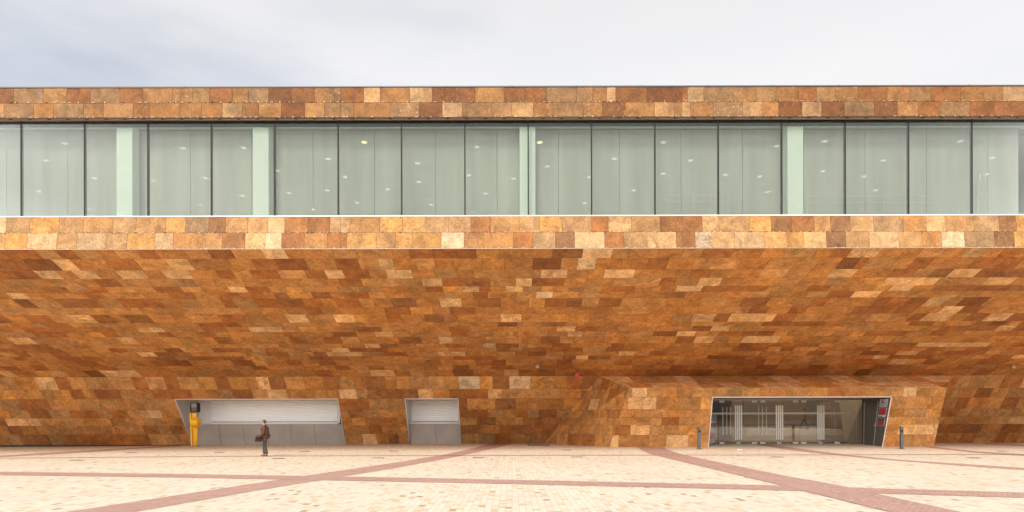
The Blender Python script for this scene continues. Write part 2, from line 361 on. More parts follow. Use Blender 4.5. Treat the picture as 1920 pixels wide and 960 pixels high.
def skin(name, O, U, V, regions, rows, anchors, weights, seed, umin=-62, umax=62, gap=.0065, thick=.03, bright=1.0, boost=True, tone=(.96, .77, .50), parent=bld):
    """stone courses on a plane. rows = v breakpoints; anchors[row] in u"""
    O = Vector(O); U = Vector(U).normalized(); V = Vector(V).normalized(); Nn = U.cross(V)
    rng = random.Random(seed); bm = bmesh.new(); lc = bm.loops.layers.float_color.new('tile_color'); ls = bm.loops.layers.float_color.new('tile_seed')
    regs = []
    for rg in regions:
        regs.append(rg if area(rg) > 0 else rg[::-1])
    def W(p, d=0): return O + U * p[0] + V * p[1] + Nn * d
    for ri in range(len(rows) - 1):
        v0, v1 = sorted((rows[ri], rows[ri + 1]))
        for (a, b, code) in tiles_row(rng, umin - rng.random() * 1.4, umax, anchors.get(ri, []), weights):
            base = [PAL[code][i] * (tone[i] ** .6 * 1.12 if code in 'pw' and boost else tone[i]) for i in range(3)]; k = rng.uniform(.86, 1.14) * bright; h = rng.uniform(-.05, .05)
            col = (min(.9, base[0] * k * (1 + h)), min(.9, base[1] * k), min(.9, base[2] * k * (1 - 2 * h)), 1)
            sd = (rng.random(), rng.random() ** 1.5, rng.random() ** 1.4 * (1 if code in 'ptwgyo' else .5), 1)
            lift = rng.uniform(0, .003)
            for rg in regs:
                q = clip([(a + gap, v0 + gap), (b - gap, v0 + gap), (b - gap, v1 - gap), (a + gap, v1 - gap)], rg)
                if len(q) < 3 or area(q) < .003: continue
                # drop doubled points
                q2 = [q[i] for i in range(len(q)) if math.dist(q[i], q[i - 1]) > 1e-4]
                if len(q2) < 3: continue
                top = [bm.verts.new(W(p, lift)) for p in q2]; bot = [bm.verts.new(W(p, -thick)) for p in q2]
                fs = [bm.faces.new(top)]
                for i in range(len(top)): fs.append(bm.faces.new((top[i - 1], bot[i - 1], bot[i], top[i])))
                for f in fs:
                    for l in f.loops: l[lc] = col; l[ls] = sd
    o = mesh_obj(name, bm, STONE, parent)
    bm = bmesh.new()
    for rg in regs:
        bm.faces.new([bm.verts.new(W(p, -.022)) for p in rg])
    bk = mesh_obj('joint_backing', bm, JOINT, o); bk.location = (0, 0, 0)
    return o
def zoom(cs, ox, sc): return [(ox + a / sc, ox + b / sc, c) for (a, b, c) in cs]
def row3(a, b, c):                          # joints read off three enlargements: 'x c x c x'
    out = []
    for s, ox in ((a, 0), (b, 640), (c, 1280)):
        q = s.split(); 
        for i in range(0, len(q) - 2, 2): out.append((ox + float(q[i]) / 2.6667, ox + float(q[i + 2]) / 2.6667, q[i + 1]))
    return out
def to_u(px, y, D): return [(P(a, y, D).x, P(b, y, D).x, c) for (a, b, c) in px]

# fascias
zU0, zU1 = at(219, DF), at(163.5, DF); zL0, zL1 = at(465, DF), at(403.5, DF)
up1 = row3('-40 d 72 g 222 t 337 r 455 g 602 r 718 t 865 o 967 t 1050 r 1165 o 1245 g 1347 d 1460 r 1575 o 1675 g 1707',
           '0 r 115 p 197 o 345 p 457 d 573 r 672 y 817 r 917 r 1030 g 1180 t 1260 o 1330 p 1375 r 1530 d 1707',
           '0 r 27 p 108 g 257 t 372 g 470 o 583 r 672 g 768 o 880 r 1025 o 1140 g 1245 r 1393 o 1510 t 1605 p 1740')
up2 = row3('-60 t 22 g 172 o 270 g 420 o 520 t 668 r 750 o 902 o 1010 o 1115 p 1215 o 1297 o 1410 d 1527 t 1625 g 1707',
           '0 t 65 o 247 g 392 d 508 p 607 g 755 g 855 p 963 o 1062 g 1210 o 1308 d 1423 o 1570 p 1667 o 1707',
           '0 p 42 o 157 g 303 p 400 o 483 d 600 p 697 d 813 g 960 d 1077 o 1180 r 1290 g 1440 r 1560 r 1740')
lo1 = row3('-60 p 42 t 160 y 305 t 425 o 575 t 690 t 838 y 935 g 1052 b 1135 t 1245 t 1345 p 1430 r 1545 r 1655 g 1707',
           '0 g 48 o 197 y 310 y 423 g 540 t 650 r 748 o 895 t 992 y 1105 t 1252 r 1335 p 1450 t 1593 r 1707',
           '0 r 97 p 180 g 330 y 440 b 540 r 655 t 735 b 835 t 950 g 1098 o 1212 p 1308 t 1450 g 1575 b 1660 o 1740')
lo2 = row3('-60 t 30 y 142 p 290 t 390 p 537 g 640 y 780 p 870 o 1018 o 1115 r 1230 p 1330 w 1412 r 1525 o 1640 r 1707',
           '0 r 30 y 180 t 275 o 357 y 502 w 615 o 715 o 862 r 960 g 1072 b 1168 p 1317 r 1413 t 1530 p 1675 r 1707',
           '0 r 63 w 147 p 260 p 408 t 520 y 605 p 718 b 815 t 932 p 1078 t 1195 o 1293 w 1407 g 1557 b 1655 y 1740')
WF = {'t': 3, 'o': 4, 'g': 3, 'r': 2, 'p': 2, 'y': 1, 'd': 1}
big = lambda h: [(-62, 0), (62, 0), (62, h), (-62, h)]
hU = zU1 - zU0
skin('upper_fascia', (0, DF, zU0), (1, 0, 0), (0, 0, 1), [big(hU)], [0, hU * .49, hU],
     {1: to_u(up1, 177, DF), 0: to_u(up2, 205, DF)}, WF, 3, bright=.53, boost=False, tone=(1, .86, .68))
hL = zL1 - zL0; tilt = .18
skin('lower_fascia', (0, DF, zL0), (1, 0, 0), (0, tilt, hL), [big(math.hypot(hL, tilt))], [0, math.hypot(hL, tilt) * .5, math.hypot(hL, tilt)],
     {1: to_u(lo1, 419, DF + .25), 0: to_u(lo2, 450, DF + .1)}, {'t': 4, 'o': 3, 'g': 2, 'r': 2, 'p': 4, 'y': 3, 'b': 1}, 4, bright=.75, boost=False, tone=(1, .90, .75))
# soffit
cS = Vector((0, DC, at(705.5, DC))); eS = Vector((0, DF, zL0 - .03)); Vs = (eS - cS); Ls = Vs.length
nS = Vector((1, 0, 0)).cross(Vs.normalized())
sy = [705.5, 693.3, 685, 674.3, 667.3, 659.3, 651.7, 644, 631, 621.7, 612.3, 604, 589, 575.7, 559, 547.3, 536.7, 521.7, 505.7, 484.3, 467]
rowsS = [0] + [(on_plane(960, y, cS, nS) - cS).dot(Vs.normalized()) for y in sy[1:-1]] + [Ls]
land = {1: 'p 105 139 p 711 739 w 1083 1118 r 1590 1622 d 1573 1606 t 1300 1335', 2: 'p 222 273 p 611 645 p 725 774 t 889 939 p 1014 1064 p 1133 1190 r 574 611 p 1556 1602 b 1745 1780',
        3: 't 223 330 g 8 60 t 753 792 p 792 830 t 919 968 t 1151 1195 p 1310 1352 p 1657 1705 p 1705 1756 t 1805 1846 p 1846 1898 t 560 605 r 830 875',
        4: 't 634 674 g 674 715 p 867 899 p 949 981 g 1067 1095 p 430 462 y 1437 1463 r 1130 1190 r 1858 1890', 5: 'p 15 48 y 692 723 w 1006 1037 t 1404 1440 p 1598 1648 b 515 540 r 450 495',
        6: 't 373 417 p 825 866 r 897 939 y 992 1022 p 1735 1770 g 1488 1520 t 1165 1215 g 440 480 g 60 110', 7: 't 340 380 y 770 812 r 1405 1440 r 1600 1650',
        8: 'p 627 665 p 939 978 y 1028 1068 p 1298 1340 p 1367 1410 p 1410 1452 t 1625 1670 p 538 577 t 95 130 p 1730 1780 p 1848 1890', 9: 'g 165 230 g 285 345 g 480 530 t 565 610 g 970 1015',
        10: 'p 257 280 p 467 497 t 530 560 t 944 970 p 1868 1900 t 880 900 b 670 715', 11: 'p 703 737 p 1065 1092 t 900 925', 12: 'b 545 575 p 823 850 t 855 880 b 1015 1050 p 1302 1338 t 120 140 y 1180 1215',
        13: 'w 906 930 p 684 712 t 780 815', 14: 'd 310 340 t 350 370 t 1093 1108', 15: 'p 258 290 t 540 560 p 1160 1190 p 1680 1720', 16: 'p 1080 1103 b 580 620 g 190 220', 17: 'd 325 355 g 700 735 t 1120 1160 t 1220 1240',
        18: 'b 850 880 d 1515 1550 t 655 690', 19: 'p 195 260 p 695 740 b 1010 1040 d 160 190'}
anS = {}
for k, s in land.items():
    q = s.split(); r_ = 19 - k; ym = (sy[r_] + sy[r_ + 1]) / 2
    anS[r_] = [(on_plane(float(q[i + 1]), ym, cS, nS).x, on_plane(float(q[i + 2]), ym, cS, nS).x, q[i]) for i in range(0, len(q), 3)]
WS = {'o': 10, 'r': 4.5, 't': 2.6, 'g': 1.2, 'p': .7, 'd': .7, 'b': .7, 'y': 1.6}
skin('soffit', cS, (1, 0, 0), Vs, [big(Ls)], rowsS, anS, WS, 11)
# base wall with its two counters
bW = Vector((0, DB, 0)); Vw = (cS - bW); Lw = Vw.length; vw = Vw.normalized(); nW = Vector((1, 0, 0)).cross(vw)
def wu(x, y): p = on_plane(x, y, bW, nW); return (p.x, (p - bW).dot(vw))
wy = [831, 813.2, 796.9, 782.8, 768.2, 747.2, 729.4, 705.5]
rowsW = [-.12] + [wu(960, y)[1] for y in wy[1:-1]] + [Lw]
vT = rowsW[5]; zb = -.25
def fl(x, y0=832): return (wu(x, y0)[0], 0)
A_TL, A_TR, A_BL, A_BR = wu(328, 748.3), wu(633, 747.9), wu(361, 833), wu(648, 832)
B_TL, B_TR, B_BL, B_BR = wu(759.5, 747.6), wu(858.8, 747.2), wu(768, 831), wu(864, 831)
def ext(a, b):                              # extend the jamb line a(top)->b(bottom) to v=zb and up to vT
    f = lambda v: a[0] + (b[0] - a[0]) * (v - a[1]) / (b[1] - a[1])
    return (f(vT), vT), (f(zb), zb)
A_L = ext(A_TL, A_BL); A_R = ext(A_TR, A_BR); B_L = ext(B_TL, B_BL); B_R = ext(B_TR, B_BR)
# entrance block
DK = 42.8; Bq = wu(1020, 830.3)
kC = G(1142, 838.5); kC.y = DK; kC.x = P(1142, 838.5, DK).x
vk = Vector((0, -1.1, 3.66)); Lk = vk.length; vkn = vk.normalized(); bK = Vector((0, DK, 0)); nK = Vector((1, 0, 0)).cross(vkn)
def ku(x, y): p = on_plane(x, y, bK, nK); return (p.x, (p - bK).dot(vkn))
topK = ku(1400, 727)[1]
K_TL, K_TR, K_BL, K_BR = ku(1180, 727), ku(1775, 727.5), ku(1142, 838.5), ku(1750, 839)
K_TL = (K_TL[0], topK); K_TR = (K_TR[0], topK); K_BL = (K_BL[0], 0); K_BR = (K_BR[0], 0)
def K3(p): return bK + vkn * p[1] + Vector((p[0], 0, 0))
def W3(p): return bW + vw * p[1] + Vector((p[0], 0, 0))
foldB = W3((Bq[0], 0)); foldT = Vector((P(1124, 705, DC).x, DC, cS.z))
foldTu = (foldT.x, Lw)
rT = (P(1787, 705, DC).x, Lw); rB = (K_BR[0] + .6, zb)
fB = (Bq[0], 0); fBx = (Bq[0] - (foldTu[0] - Bq[0]) * (-zb) / Lw, zb)
fM = (fB[0] + (foldTu[0] - fB[0]) * vT / Lw, vT)
rM = (rT[0] + (rB[0] - rT[0]) * (Lw - vT) / (Lw - zb), vT)
regsW = [[(-62, vT), (fM[0], vT), foldTu, (-62, Lw)],
         [(-62, zb), A_L[1], A_L[0], (-62, vT)],
         [A_R[1], B_L[1], B_L[0], A_R[0]],
         [B_R[1], fBx, fM, B_R[0]],
         [rB, (62, zb), (62, Lw), rT]]
wl = {6: 'g 0 32 o 35 68 p 69 105 r 106 130 t 131 160 g 165 205 t 210 250 r 255 275 t 275 310 r 312 335 y 372 405 r 408 430 y 430 463 p 482 505 t 535 570 g 768 804 t 806 835 y 835 860 w 862 900 y 901 924 b 925 955 w 956 995 y 996 1019 g 1020 1039 o 1040 1064',
      5: 'p 785 812 p 915 941 t 977 1004 b 715 784 t 225 250 y 0 25 t 590 615', 4: 't 92 118 g 727 758 y 898 929 r 670 692 t 283 305 y 115 146', 3: 'g 18 55 p 278 303 t 710 735 y 737 757 b 1010 1044 t 915 948',
      2: 'p 10 50 g 270 303 t 868 895 y 930 952 y 660 685 b 897 929', 1: 'g 180 208 t 125 150 b 15 38 t 642 668 t 1075 1100', 0: 'g 5 38 b 115 150 p 680 706 t 280 310 b 260 280 g 898 928'}
anW = {}
for r_, s in wl.items():
    q = s.split(); ym = (wy[r_] + wy[r_ + 1]) / 2
    anW[r_] = [(wu(float(q[i + 1]), ym)[0], wu(float(q[i + 2]), ym)[0], q[i]) for i in range(0, len(q), 3)]
for rg_ in (regsW[:4], regsW[4:]): skin('base_wall', bW, (1, 0, 0), Vw, rg_, rowsW, anW, {'o': 7, 'r': 5, 't': 4, 'g': 2, 'p': .8, 'b': 2, 'y': .5}, 21)
# block: front face (courses), cheek, sloping top
ky = [838.5, 815.5, 797, 782.5, 767.5, 744.7, 727]
rowsK = [0] + [ku(1300, y)[1] for y in ky[1:-1]] + [topK]
H_TL, H_TR, H_BL, H_BR = ku(1336, 744.7), ku(1671, 744.2), ku(1328, 838.5), ku(1654, 838.5)
vH = rowsK[5]; H_TL = (H_TL[0], vH); H_TR = (H_TR[0], vH); H_BL = (H_BL[0], 0); H_BR = (H_BR[0], 0)
def lerp2(a, b, v): t = (v - a[1]) / (b[1] - a[1]); return (a[0] + (b[0] - a[0]) * t, v)
regsK = [[lerp2(K_BL, K_TL, vH), lerp2(K_BR, K_TR, vH), K_TR, K_TL], [K_BL, H_BL, H_TL, lerp2(K_BL, K_TL, vH)], [H_BR, K_BR, lerp2(K_BR, K_TR, vH), H_TR]]
WK = {'t': 6, 'y': 3, 'o': 5, 'g': 2, 'p': 2, 'r': 1}
skin('entrance_face', bK, (1, 0, 0), vk, regsK, rowsK, {0: [(ku(1145, 826)[0], ku(1160, 826)[0], 'p')], 1: [(ku(1182, 806)[0], ku(1218, 806)[0], 'p'), (ku(1684, 806)[0], ku(1719, 806)[0], 'p')], 4: [(ku(1205, 756)[0], ku(1231, 756)[0], 'p')]}, WK, 31, bright=1.0)
def tri_skin(name, pts, rows_z, seed, bright=1, weights=WK):
    a, b, c = pts[0], pts[1], pts[-1]
    n = (b - a).cross(c - a).normalized()
    if n.y > 0: n = -n
    U = Vector((0, 0, 1)).cross(n).normalized()
    if U.x < 0: U = -U
    V = n.cross(U).normalized()
    if V.z < 0: V = -V
    rg = [((p - a).dot(U), (p - a).dot(V)) for p in pts]
    us = [p[0] for p in rg]
    if U.cross(V).y > 0: pass
    rows = [(z - a.z) / V.z for z in rows_z]
    return skin(name, a, U, V, [rg], rows, {}, weights, seed, umin=min(us) - 1, umax=max(us) + 1, bright=bright)
zr = [K3((0, v)).z for v in rowsK]
Kbl, Ktl = K3(K_BL), K3(K_TL); Kbr, Ktr = K3(K_BR), K3(K_TR)
zrc = [-.1] + zr[1:] + [foldT.z + .05]
tri_skin('entrance_cheek', [foldB, Kbl, Ktl], zrc, 41, .9)
tri_skin('entrance_cheek', [foldB, Ktl, foldT], zrc, 42, .9)
# right cheek (turned away from the camera) and sloping top
rTp = Vector((rT[0], DC, cS.z)); 
tri_skin('entrance_cheek', [Kbr, W3((rB[0], 0)), Ktr], zrc, 43, .9)
tri_skin('entrance_cheek', [Ktr, W3((rB[0], 0)), rTp], zrc, 44, .9)
n_top = (Ktr - Ktl).cross(foldT - Ktl).normalized()
if n_top.z < 0: n_top = -n_top
Vt = (foldT - Ktl); Vt.x = 0; Lt = Vt.length
skin('entrance_top', Vector((0, Ktl.y, Ktl.z)), (1, 0, 0), Vt, [[(Ktl.x, 0), (Ktr.x, 0), (rTp.x, Lt), (foldT.x, Lt)]], [0, Lt * .42, Lt], {}, {'t': 6, 'y': 2, 'p': 5, 'g': 1}, 51, bright=1.25)  # paler, brighter stone puts light into the colour of the shaded top
# dark plinth gap under the stone
bm = bmesh.new(); box(bm, -62, A_L[1][0] - .02, DB + .03, DB + .3, -.4, .06); box(bm, A_R[1][0] + .02, B_L[1][0] - .02, DB + .03, DB + .3, -.4, .06); box(bm, B_R[1][0] + .02, 62, DB + .03, DB + .3, -.4, .06)
mesh_obj('plinth_gap', bm, DARK, bld)
# volume behind: roof and upper body (closes the building from above)
ROOF = mat('roof_membrane', (.25, .24, .23), .9)
bm = bmesh.new(); box(bm, -62, 62, DF + .05, 75, zU1 - .35, zU1 - .02); box(bm, -62, 62, 68, 75, -.4, zU1 - .36)
box(bm, -62, 62, DF + .45, 68, zL1 - .30, zL1 - .06)
mesh_obj('roof_and_floor_slab', bm, ROOF, bld)
bm = bmesh.new(); box(bm, -62, 62, DF - .03, DF + .25, zU1 + .005, zU1 + .055)
for k in range(-20, 21): box(bm, k * 3 - .06, k * 3 + .06, DF - .036, DF + .256, zU1 + .002, zU1 + .061)
mesh_obj('roof_coping', bm, COPING, bld)
# soffit trim and sill
bm = bmesh.new(); box(bm, -62, 62, DF - .035, DF + .02, zL0 - .038, zL0 - .012, 0)
mesh_obj('edge_trim', bm, mat('bright_edge_trim', (.50, .38, .27), .5, .2), bld)
DG = DF + .33
bm = bmesh.new(); box(bm, -62, 62, DF + tilt - .02, DG + .12, zL1 + .004, zL1 + .05)
mesh_obj('sill', bm, mat('white_sill', (.85, .83, .80), .5), bld)
# gutter under the upper fascia: brown strip, dark brackets, light lip
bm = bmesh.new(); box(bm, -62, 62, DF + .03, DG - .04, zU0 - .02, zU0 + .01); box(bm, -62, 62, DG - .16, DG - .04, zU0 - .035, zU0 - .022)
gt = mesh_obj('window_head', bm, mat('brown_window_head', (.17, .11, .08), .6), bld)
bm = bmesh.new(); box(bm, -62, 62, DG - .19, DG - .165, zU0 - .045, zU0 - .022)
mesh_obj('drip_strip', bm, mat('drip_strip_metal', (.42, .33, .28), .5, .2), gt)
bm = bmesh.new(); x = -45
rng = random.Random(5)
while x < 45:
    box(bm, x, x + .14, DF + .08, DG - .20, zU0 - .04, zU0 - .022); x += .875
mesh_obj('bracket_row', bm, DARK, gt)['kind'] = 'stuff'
# stainless tile clips along the course joints of the fascias
bm = bmesh.new(); rng = random.Random(8)
for rowpx, zc, Y in ((up1, at(191, DF), DF), (up2, zU0, DF), (lo1, zL0 + hL * .5, DF + tilt * .5), (lo2, zL0 + .006, DF)):
    for (a, b, c) in rowpx:
        for q in (P(a, 190, DF).x, P(b, 190, DF).x):
            for dx in (-.16, -.09, .10, .17):
                if rng.random() < .55: box(bm, q + dx - .016, q + dx + .016, Y - .035, Y, zc - .009, zc + .009)
        if rng.random() < .5:
            q = P((a + b) / 2, 190, DF).x; box(bm, q - .02, q + .02, Y - .035, Y, zc - .012, zc + .014)
cl = mesh_obj('tile_clips', bm, mat('stainless_clip', (.66, .60, .54), .45, .3), bld); cl['kind'] = 'stuff'

# ------------------------------------------------------------------ gallery glazing
zG0 = zL1 - .02; zG1 = zU0 - .01
mull = [41, 162, 281, 401, 519.5, 638, 757, 875, 992.5, 1111, 1229, 1348, 1466, 1585, 1703, 1823]
pitch = (1823 - 41) / 15; mx_ = [P(41 + pitch * i, 300, DG).x for i in range(-1, 17)]
zB = zG1 - .19                              # bottom of the green head band
for i, x in enumerate(mx_):
    bm = bmesh.new(); box(bm, x - .029, x + .029, DG - .03, DG + .10, zG0 + .07, zG1 - .02); mesh_obj('mullion', bm, DARK, bld)
for i in range(len(mx_) - 1):
    a, b = mx_[i] + .031, mx_[i + 1] - .031
    bm = bmesh.new(); box(bm, a, b, DG, DG + .02, zG0 + .07, zG1 - .005)
    p = mesh_obj('window_pane', bm, GLASS_UP, bld)
    m = (a + b) / 2
    if True:
        bm = bmesh.new(); quad(bm, (a - .03, DG + 1.05, zG0 - .2), (m - .008, DG + 1.05, zG0 - .2), (m - .008, DG + 1.05, zG1 - .02), (a - .03, DG + 1.05, zG1 - .02))
        quad(bm, (m + .008, DG + 1.05, zG0 - .2), (b + .03, DG + 1.05, zG0 - .2), (b + .03, DG + 1.05, zG1 - .02), (m + .008, DG + 1.05, zG1 - .02))
        mesh_obj('sheer_blind', bm, BLIND, bld)
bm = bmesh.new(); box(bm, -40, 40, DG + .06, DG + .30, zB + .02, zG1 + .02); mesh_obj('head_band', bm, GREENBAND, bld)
bm = bmesh.new(); box(bm, -40, 40, DG + 1.12, DG + 1.5, zG1 - .18, zG1); mesh_obj('bulkhead', bm, mat('grey_bulkhead', (.30, .31, .29), .8), bld)
for cx, hw in ((236, 15), (491, 15), (990, 15), (1491, 15)):
    x = P(cx, 300, DG + .4).x; bm = bmesh.new(); box(bm, x - .37, x + .37, DG + .32, DG + .95, zG0 - .1, zG1 + .01, .01); mesh_obj('gallery_column', bm, CREAMC, bld)
# gallery room: ceiling, back wall, floor; downlights
zCe = zG1 + .03; DR = DG + 14.5
bm = bmesh.new(); quad(bm, (-62, DG + .31, zCe), (62, DG + .31, zCe), (62, DR, zCe), (-62, DR, zCe)); ce = mesh_obj('gallery_ceiling', bm, CEIL, bld)
bm = bmesh.new(); box(bm, -62, 62, DR, DR + .2, zG0 - .2, zCe - .003); mesh_obj('gallery_back_wall', bm, CEIL, bld)
LAMP = mat('downlight_lens', (.9, .9, .85), .5, emis=((1, .95, .86), .80)); LAMPW = mat('warm_downlight_lens', (.9, .9, .85), .5, emis=((1, .62, .28), 3.0))
RIM = mat('downlight_rim', (.8, .8, .78), .4)
dl = [(122, 269, 0), (88, 301, 0), (74, 359, 0), (178, 334, 0), (171, 393, 0), (344, 278, 0), (386, 334, 0), (377, 384, 0), (288, 339, 0), (458, 277, 0), (455, 367, 0), (521, 320, 0), (616, 298, 0), (543, 362, 0), (615, 357, 0),
      (588, 393, 0), (684, 267, 1), (648, 332, 0), (728, 355, 0), (671, 380, 0), (784, 306, 0), (786, 341, 0), (809, 384, 0), (895, 276, 0), (880, 329, 0), (911, 363, 0), (964, 335, 0), (888, 397, 0), (1013, 267, 1), (1027, 312, 0),
      (1107, 332, 0), (1097, 381, 0), (1153, 298, 0), (1189, 357, 0), (1245, 267, 0), (1244, 326, 0), (1296, 301, 0), (1361, 328, 0), (1425, 331, 0), (1457, 274, 0), (1440, 360, 0), (1547, 265, 0), (1544, 321, 0), (1657, 301, 0), (1620, 331, 0), (1643, 357, 0), (1802, 265, 0), (1862, 296, 0), (1850, 327, 0)]
for (x, y, wm) in dl:
    x2, y2 = unroll(x, y); D = (zCe - .05 - CH) * F / (HY - y2); X = (x2 - 960) * D / F
    bm = bmesh.new(); cyl(bm, (X, D, zCe - .045), (X, D, zCe - .004), .20, seg=20); d = mesh_obj('downlight', bm, RIM, bld)
    bm = bmesh.new(); cyl(bm, (X, D, zCe - .06), (X, D, zCe - .047), .14, seg=20); q = mesh_obj('lens', bm, LAMPW if wm else LAMP, d); q.location = (0, 0, 0)
# white rails seen behind the gallery glass on the right
def rails(px0, px1, ys_, label):
    D = DG + .62; bm = bmesh.new(); a = P(px0, 368, D); b = P(px1, 368, D)
    t = thing('gallery_rail', label, 'railing', (a.x, D, zL1))
    for k, y in enumerate(ys_):
        bm = bmesh.new(); z = P(px0, y, D).z; cyl(bm, (a.x, D, z), (b.x, D, z), .014 if k == 0 else .010, seg=10); mesh_obj('rail', bm, METAL_W, t)
    n = max(2, int((b.x - a.x) / 1.6) + 1)
    for k in range(n):
        x = a.x + (b.x - a.x) * k / (n - 1); bm = bmesh.new(); z = P(px0, ys_[0], D).z
        cyl(bm, (x, D, zL1 - .04), (x, D, z), .010, seg=8); mesh_obj('post', bm, METAL_W, t)
rails(1238, 1366, (366, 378), 'short white rail behind the gallery glass, left of the widest white column')
rails(1515, 1800, (368, 380), 'long white rail behind the gallery glass at the right')
# slender white arm lamp behind the glass
D = DG + .5; t = thing('arm_lamp', 'small white upright arm lamp behind the gallery glass, far right', 'lamp', (P(1836, 372, D).x, D, zL1))
x0 = P(1835, 350, D).x; z0, z1 = P(1835, 363, D).z, P(1835, 338, D).z
bm = bmesh.new(); cyl(bm, (x0, D, zL1 - .03), (x0, D, z0), .02); cyl(bm, (x0, D, z0), (x0 + .04, D, z1), .022); mesh_obj('stem', bm, METAL_W, t)
bm = bmesh.new(); cyl(bm, (x0 + .04, D, z1 - .05), (x0 + .05, D, z1 + .28), .05, .07); mesh_obj('lamp_head', bm, METAL_W, t)
bm = bmesh.new(); cyl(bm, (x0, D, z0), (x0 + .36, D, z0 + .02), .028); mesh_obj('arm', bm, METAL_W, t)

# ------------------------------------------------------------------ counters in the base wall
def shutter(xa, xb, D, za, zb_, parent):
    n = 12; h = (zb_ - za) / n; bm = bmesh.new()
    for i in range(n):
        z = za + i * h
        prof = [(D + .012, z), (D - .022, z + h * .10), (D - .032, z + h * .45), (D - .022, z + h * .82), (D + .012, z + h * .92), (D + .012, z + h)]
        vs = [[bm.verts.new((x, p[0], p[1])) for p in prof] for x in (xa, xb)]
        for k in range(len(prof) - 1): bm.faces.new((vs[0][k], vs[1][k], vs[1][k + 1], vs[0][k + 1]))
    return mesh_obj('shutter_curtain', bm, mat('white_shutter_slats', (.93, .92, .90), .5, vary=.01, vscale=3), parent)
def counter(TL, TR, BL, BR, xin, xsh0, xsh1, pan, n_pan, name):
    """a metal lined opening: reveals, shutter above, ledge, leaning lower panels"""
    DBk = DB + .35; zt = W3(TL).z - .02
    tl, tr, bl, br = W3((TL[0], vT)), W3((TR[0], vT)), W3(BL), W3(BR)
    X0 = P(xin, 790, DBk).x; X1 = P(xsh1, 790, DBk).x + .12; X1b = max(X1, br.x + .04)
    root = bpy.data.objects.new(name, None); COL.objects.link(root); root.parent = bld; root.location = -bld.location; root['abs0'] = 1
    def part(nm, bm, m):
        o = mesh_obj(nm, bm, m); o.parent = root; return o
    g0 = gz(X0)
    bm = bmesh.new(); slab(bm, [tl, Vector((bl.x, bl.y, bl.z - .1)), Vector((X0, DBk, g0 - .1)), Vector((X0, DBk, zt))], (-.04, 0, 0)); part('reveal', bm, REVEAL)
    bm = bmesh.new(); slab(bm, [tr, Vector((br.x, br.y, br.z - .1)), Vector((X1b + .02, DBk, g0 - .1)), Vector((X1 + .02, DBk, zt))], (.04, 0, 0)); part('reveal', bm, REVEAL)
    bm = bmesh.new(); slab(bm, [tl, tr, Vector((X1, DBk, zt)), Vector((X0, DBk, zt))], (0, 0, .04)); part('reveal', bm, METAL_W)
    # bright nosing round the opening
    bm = bmesh.new()
    def strip(p, q, wd=.035):
        d = (q - p).normalized(); s = nW.cross(d) * wd
        slab(bm, [p - s * .5, q - s * .5, q + s * .5, p + s * .5], nW * (.03 if nW.y < 0 else -.03))
    strip(tl, tr); strip(tl, Vector((bl.x, bl.y, bl.z))); strip(tr, br); part('opening_trim', bm, METAL_W)
    # back: side panel beside the shutter, head box
    zs0, zs1 = P(500, 792, DBk).z, zt - .06
    Xa, Xb = P(xsh0, 790, DBk).x, P(xsh1, 790, DBk).x
    bm = bmesh.new(); box(bm, X0, Xa - .01, DBk - .02, DBk + .02, zs0 - .05, zt); box(bm, Xb + .01, X1 + .05, DBk - .02, DBk + .02, zs0 - .05, zt); part('side_panel', bm, METAL_W)
    o = shutter(Xa, Xb, DBk, zs0 + .05, zt - .005, None); o.parent = root
    bm = bmesh.new(); box(bm, Xa, Xb, DBk - .03, DBk + .02, zs0 + .025, zs0 + .045); part('shutter_bottom_rail', bm, DARK)
    zl = P(500, 795, DB - .2).z
    bm = bmesh.new(); box(bm, Xa, Xb, DBk - .02, DBk + .03, zl + .046, zs0 + .024); part('shutter_guide', bm, METAL_W)
    bm = bmesh.new(); box(bm, X0, X1 + .10, DB - .35, DBk - .035, zl - .01, zl + .045, .008); part('counter_ledge', bm, METAL_W)
    yb, yt = DB + .02, DB - .28
    xs_ = [X0 + (X1 - X0 + .05) * k / n_pan for k in range(n_pan + 1)]; xq = [v + .10 for v in xs_]; xq[0] = X0; xq[-1] = X1b; jz = tr + (br - tr) * ((tr.z - zl) / tr.z); xs_[-1] = jz.x + .02; XT = xs_[-1]
    for k in range(n_pan):
        a, b, a2, b2 = xs_[k] + .012, xs_[k + 1] - .012, xq[k] + .012, xq[k + 1] - .012
        bm = bmesh.new(); slab(bm, [Vector((a2, yb, g0 - .1)), Vector((b2, yb, g0 - .1)), Vector((b, yt, zl - .02)), Vector((a, yt, zl - .02))], (0, .03, 0)); part('counter_panel', bm, PANEL)
    bm = bmesh.new(); slab(bm, [Vector((X0, yb + .05, g0 - .1)), Vector((X1b, yb + .05, g0 - .1)), Vector((XT, yt + .05, zl - .02)), Vector((X0, yt + .05, zl - .02))], (0, .02, 0)); part('panel_backing', bm, DARK)
counter(A_TL, A_TR, A_BL, A_BR, 373, 396, 633, 0, 6, 'ticket_counter')
counter(B_TL, B_TR, B_BL, B_BR, 771, 774, 859, 0, 2, 'ticket_counter')

